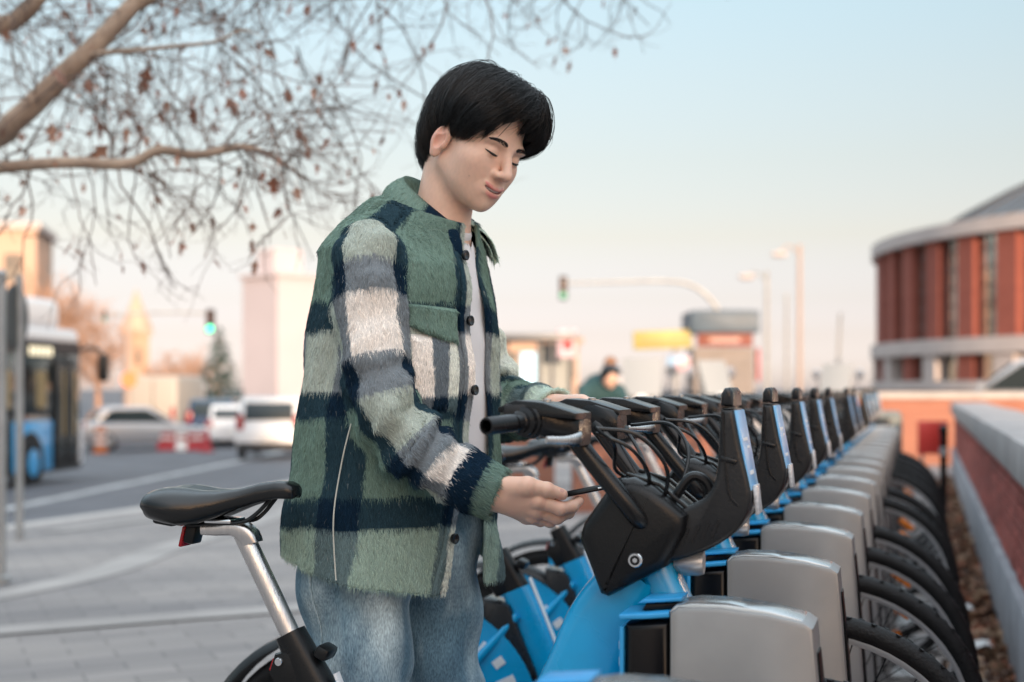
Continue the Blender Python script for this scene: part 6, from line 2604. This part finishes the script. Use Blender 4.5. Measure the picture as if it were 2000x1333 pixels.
# ------------------------------------------------------------------ dry leaves between wheels and wall
M_LITTER = [mat('dry_leaf_' + n_, c_, .8, var=.3, scale=30) for n_, c_ in (('brown', (.20, .095, .05)), ('rust', (.27, .10, .055)), ('tan', (.34, .22, .14)), ('dark', (.09, .05, .035)))]
lv = [MB() for _ in M_LITTER]
for i in range(2600):
    y = random.uniform(2.2, 17)
    off_ = -abs(random.gauss(0, .11)) - .01
    if off_ < -.55: continue
    x = .334 + .291 * y + off_ / math.cos(WALL_A)
    s = random.uniform(.022, .050)
    z = .006 + random.random() * .035 * max(0, 1 + off_ / .3)
    rot = Matrix.Rotation(random.uniform(0, 6.3), 3, 'Z') @ Matrix.Rotation(random.gauss(0, .45), 3, 'X') @ Matrix.Rotation(random.gauss(0, .45), 3, 'Y')
    P = np.array([(-1, 0, .25), (-.35, .55, .0), (.25, .75, .18), (.5, .28, 0), (1.1, 0, .3), (.5, -.28, 0), (.25, -.75, .18), (-.35, -.55, 0), (0, 0, -.05)]) * s
    P = P @ np.array(rot).T + np.array((x, y, z + .3 * s))
    random.choice(lv).add(P, [(8, j, (j + 1) % 8) for j in range(8)])
for b_, m_ in zip(lv, M_LITTER):
    o = b_.build('leaf_litter', m_, None, 0)
    tag(o, '%s dry leaves gathered along the foot of the brick wall' % {'dry_leaf_brown': 'brown', 'dry_leaf_rust': 'rust-red', 'dry_leaf_tan': 'tan', 'dry_leaf_dark': 'dark'}[m_.name], 'leaves', kind='stuff')
M_LITTERW = mat('paper_scrap', (.72, .72, .72), .8)
for i, (y, o_, lb) in enumerate(((5.9, -.10, 'white paper scrap among the dry leaves, nearer one'), (6.9, -.16, 'white paper scrap among the dry leaves, farther one'))):
    x = .334 + .291 * y + o_
    P = np.array([(-.05, -.03, .01), (.0, -.045, .03), (.055, -.02, .012), (.05, .03, .035), (0, .04, .015), (-.045, .03, .03), (0, 0, .045)])
    o = MB().add(P + np.array((x, y, .03)), [(6, j, (j + 1) % 6) for j in range(6)]).build('paper_scrap', M_LITTERW, None, 0)
    tag(o, lb, 'litter')
# ------------------------------------------------------------------ trees
M_BARK = mat('plane_bark', lin(184, 164, 146), .9, var=.30, scale=9, bump=.5, bscale=30, col2=lin(146, 126, 110))
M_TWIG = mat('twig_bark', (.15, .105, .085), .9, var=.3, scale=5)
M_TWIGSUN = mat('sunlit_twig', lin(168, 134, 112), .9)  # paler, warmer twig bark with low sunlight put into the colour
rt = random.Random(5)


def twig(mb, p, d, L, r, lev, droop, tips, n=6, kids=(4, 3), ns=3, wander=.30):
    p = np.array(p, float)
    d = np.array(d, float)
    d /= np.linalg.norm(d)
    pts = [p.copy()]
    for i in range(n):
        d = d + np.array((rt.gauss(0, wander), rt.gauss(0, wander), rt.gauss(0, wander))) * .85 + np.array((0, 0, -droop / n))
        d /= np.linalg.norm(d)
        p = p + d * L / n
        pts.append(p.copy())
    mb.tube(pts, [r, r * .75, r * .45], ns, cap=False)
    tips.append((pts[-1], d.copy()))
    if lev > 0:
        k = kids[-lev] if lev <= len(kids) else kids[0]
        for _ in range(k):
            i = rt.randint(1, n - 1)
            dd = pts[i + 1] - pts[i] if i < n else d
            dd = dd / (np.linalg.norm(dd) + 1e-9)
            sd = np.array((rt.gauss(0, 1), rt.gauss(0, 1), rt.gauss(0, .8)))
            dd = dd * .75 + sd / (np.linalg.norm(sd) + 1e-9) * .8
            twig(mb, pts[i], dd, L * rt.uniform(.35, .62), r * .55, lev - 1, droop * .8, tips, n, kids, ns, wander)


# --- the plane tree reaching in from the upper left
pt = empty('plane_tree', (-5.4, 6.8, float(gz(-5.4, 6.8))))
tag(pt, 'bare plane tree reaching in from the upper left with a few brown leaves', 'tree')
gz0 = pt.location.z


def tree_own(o):
    o.parent = pt
    o.matrix_parent_inverse = Matrix.Translation(-Vector(pt.location))
    return o


tr = MB()
tr.tube([(-5.4, 6.8, gz0 - .1), (-5.35, 6.75, .8), (-5.15, 6.7, 1.5), (-4.7, 6.55, 1.85)], [.26, .21, .19, .16], 16, 16)
tree_own(tr.build('trunk', M_BARK, None, 60))
L1 = [(-4.9, 6.6, 1.70), (-3.6, 6.25, 1.72), W(-60, 290, 6.1), W(30, 235, 6.0), W(110, 160, 6.0), W(190, 85, 6.0), W(265, 5, 6.05), W(360, -90, 6.2), W(480, -190, 6.5)]
L2 = [(-4.8, 6.6, 1.65), (-3.4, 5.9, 1.80), W(-60, 338, 5.6), W(20, 326, 5.55), W(130, 318, 5.5), W(250, 320, 5.5), W(310, 294, 5.5), W(385, 303, 5.5), W(470, 288, 5.5), W(530, 305, 5.55), W(590, 345, 5.6)]
L3 = [W(265, 5, 6.05), W(420, -70, 6.2), W(620, -110, 6.4), W(850, -120, 6.5), W(1080, -90, 6.6), W(1230, -60, 6.7)]
L4 = [W(150, 118, 6.0), W(190, 105, 5.95), W(270, 98, 5.85), W(350, 90, 5.8), W(420, 82, 5.8), W(470, 60, 5.8), W(510, 70, 5.8)]
L5 = [(-4.6, 6.55, 1.9), (-3.4, 6.3, 2.4), W(-40, 60, 6.2), W(30, 40, 6.2), W(80, -10, 6.2), W(160, -120, 6.3)]
L6 = [W(360, -90, 6.2), W(520, -60, 6.0), W(700, -40, 5.9), W(880, -50, 5.9), W(1000, -70, 6.0)]
limbs = []
for pts, r0, r1 in ((L1, .10, .045), (L2, .05, .014), (L3, .040, .012), (L4, .015, .0015), (L5, .05, .03), (L6, .022, .010)):
    rad = [r0, r0 * .62 + r1 * .38, (r0 + r1) / 2.2, r1]
    if pts is L1: rad = [.08, .056, .049, .046, .040, .033, .028]
    if pts is L2: rad = [.045, .028, .023, .021, .018, .013, .005]
    o = MB().tube([np.array(q) for q in pts], rad, 12, 60).build('limb', M_BARK, None, 60)
    tree_own(o)
    limbs.append(catmull(np.array([np.array(q) for q in pts]), 80))
tw = MB()
tips = []


def sprays(limb, n, t0, t1, dirf, Lr, r, droop, lev=2, kids=(3, 2)):
    for _ in range(n):
        i = int(np.clip(rt.uniform(t0, t1), 0, .999) * (len(limb) - 1))
        d = dirf()
        twig(tw, limb[i], d, rt.uniform(*Lr), r * rt.uniform(.7, 1.2), lev, droop, tips, 6, kids)


dn = lambda: (rt.uniform(-.3, 1.0), rt.uniform(-.5, .5), rt.uniform(-.9, .35))
sprays(limbs[0], 34, .25, .95, lambda: (rt.uniform(-.4, 1.0), rt.uniform(-.5, .5), rt.uniform(-.6, .8)), (.35, .75), .005, .25)
sprays(limbs[1], 52, .25, 1.0, lambda: (rt.uniform(-.2, 1.0), rt.uniform(-.5, .5), rt.uniform(-.9, .9)), (.30, .58), .0046, .35)
sprays(limbs[2], 40, .0, .95, lambda: (rt.uniform(-.9, 1.1), rt.uniform(-.5, .5), rt.uniform(-1.0, .1)), (.35, .8), .0048, .15)
sprays(limbs[3], 16, .1, 1.0, dn, (.3, .6), .0045, .8)
sprays(limbs[4], 20, .3, 1.0, lambda: (rt.uniform(-.3, 1), rt.uniform(-.5, .5), rt.uniform(-.9, .5)), (.35, .7), .005, .5)
sprays(limbs[5], 30, .0, 1.0, lambda: (rt.uniform(-1.0, 1.1), rt.uniform(-.5, .5), rt.uniform(-1.0, .2)), (.35, .8), .0048, .15)
# long hanging shoots that fill the sky between the limbs
for (px, py, d) in [(560, 310, 5.6), (585, 335, 5.6), (600, 250, 5.7), (640, 200, 5.8), (480, 180, 5.7), (700, 260, 5.8), (520, 230, 5.7), (430, 160, 5.7), (620, 330, 5.6), (660, 300, 5.7), (330, 210, 5.8), (740, 190, 5.8), (230, 230, 5.8), (560, 120, 5.8), (800, 120, 5.9)]:
    twig(tw, W(px - 60, py - 110, d), (rt.uniform(.1, .8), rt.uniform(-.3, .3), rt.uniform(-.9, -.1)), rt.uniform(.5, .85), .0048, 2, .2, tips, 6, (4, 3))
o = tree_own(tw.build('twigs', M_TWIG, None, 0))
o['kind'] = 'stuff'
# brown leaves still hanging
M_LEAF = [mat('hanging_leaf_' + n_, c_, .75, var=.25, scale=25) for n_, c_ in (('brown', (.20, .10, .07)), ('rust', (.32, .13, .08)), ('pale', (.42, .24, .17)))]
lm = []
for m_ in M_LEAF:
    P = np.array([(0, 0, 0), (.25, .28, .06), (.55, .62, -.05), (.62, .26, .02), (1.05, .42, -.10), (.95, .10, .05), (1.45, 0, -.12), (.95, -.12, .04), (1.05, -.46, -.08), (.62, -.26, .03), (.5, -.66, -.06), (.25, -.26, .05), (.6, 0, .10)])
    b_ = MB().add(P, [(12, j, (j + 1) % 12) for j in range(12)])
    b_.tube([(0, 0, 0), (-.35, 0, .1), (-.6, 0, .35)], .025, 4)
    me = b_.mesh('leaf', 0)
    me.materials.append(m_)
    lm.append(me)
rt.shuffle(tips)
cnt = 0
for (p, d) in tips:
    if cnt >= 290: break
    pxx = CX + FPX * p[0] / p[1]
    pyy = CY - FPX * (p[2] - HC) / p[1]
    if not (-30 < pxx < 1260 and -30 < pyy < 520): continue
    if pxx > 760 and rt.random() < .35: continue
    o = bpy.data.objects.new('leaf', rt.choice(lm))
    COL.objects.link(o)
    o.location = p
    s = rt.uniform(.020, .044) * (1.6 if rt.random() < .10 else 1)
    o.scale = (s * rt.uniform(.8, 1.5), s * rt.uniform(.45, 1.0), s)
    o.rotation_euler = (rt.uniform(-.8, .8), R(70) + rt.uniform(-.7, .7), rt.uniform(0, 6.28))
    tree_own(o)
    cnt += 1


# --- far trees
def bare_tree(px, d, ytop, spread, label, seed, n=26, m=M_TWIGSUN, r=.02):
    p = W(px, 757, d)
    road = p[0] < kerb_x(p[1])
    t = empty('bare_tree', (p[0], p[1], zg(p[0], p[1], road)))
    tag(t, label, 'tree', 'bare trees along the street')
    h = W(px, ytop, d)[2] - t.location.z
    rt.seed(seed)
    a = MB()
    a.tube([(0, 0, -.05), (.05, 0, h * .22), (-.03, 0, h * .45), (0, 0, h * .72)], [h * .028, h * .022, h * .017, h * .008], 8, 12)
    a.build('trunk', m, t)
    b_ = MB()
    tp = []
    for i in range(n):
        z = h * rt.uniform(.28, .66)
        an = rt.uniform(0, 6.28)
        twig(b_, (0, 0, z), (math.cos(an) * rt.uniform(.6, 1.2), math.sin(an), rt.uniform(.5, 1.4)), rt.uniform(.55, 1) * spread * (1.2 - z / h * .6), r, 2, -.15, tp, 5, (7, 5), 3, .35)
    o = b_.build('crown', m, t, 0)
    o['kind'] = 'stuff'
    return t


bare_tree(60, 62, 500, 3.4, 'sunlit bare tree rising right behind the bus roof', 21, 34, r=.035)
bare_tree(135, 66, 512, 3.4, 'sunlit bare tree behind the front end of the bus', 22, 34, r=.035)
bare_tree(190, 70, 575, 3.0, 'sunlit bare tree just left of the pointed tower', 23, 30, r=.035)
bare_tree(322, 84, 688, 2.6, 'low bare tree right of the pointed tower', 24, 24, r=.035)
bare_tree(372, 88, 672, 2.6, 'low bare tree just left of the dark conifer', 25, 24, r=.035)

p = W(428, 757, 72)
cf = empty('conifer', (p[0], p[1], zg(p[0], p[1], True)))
tag(cf, 'dark green conifer under the traffic light', 'tree')
hc_ = W(0, 640, 72)[2] - cf.location.z
MB().tube([(0, 0, -.1), (0, 0, hc_ * .9)], [.16, .03], 8).build('trunk', M_TWIG, cf)
rt.seed(3)
cb2 = MB()
for i in range(520):
    z = hc_ * (1 - rt.random() ** .6 * .72)
    rad = (hc_ - z) * .36 * rt.uniform(.35, 1.08) + .08
    an = rt.uniform(0, 6.28)
    c_ = np.array((rad * math.cos(an), rad * math.sin(an), z - rad * .18))
    s = rt.uniform(.16, .34)
    ax_ = np.array((math.cos(an), math.sin(an), -.35))
    sd = np.array((-math.sin(an), math.cos(an), 0))
    cb2.add([c_ - ax_ * s * .5, c_ + sd * s * .35 + np.array((0, 0, .05)), c_ + ax_ * s, c_ - sd * s * .35 + np.array((0, 0, .05)), c_ + np.array((0, 0, .10))], [(0, 1, 4), (1, 2, 4), (2, 3, 4), (3, 0, 4)])
o = cb2.build('crown', mat('conifer_green', (.035, .062, .050), .85, var=.4, scale=3), cf, 0)
o['kind'] = 'stuff'
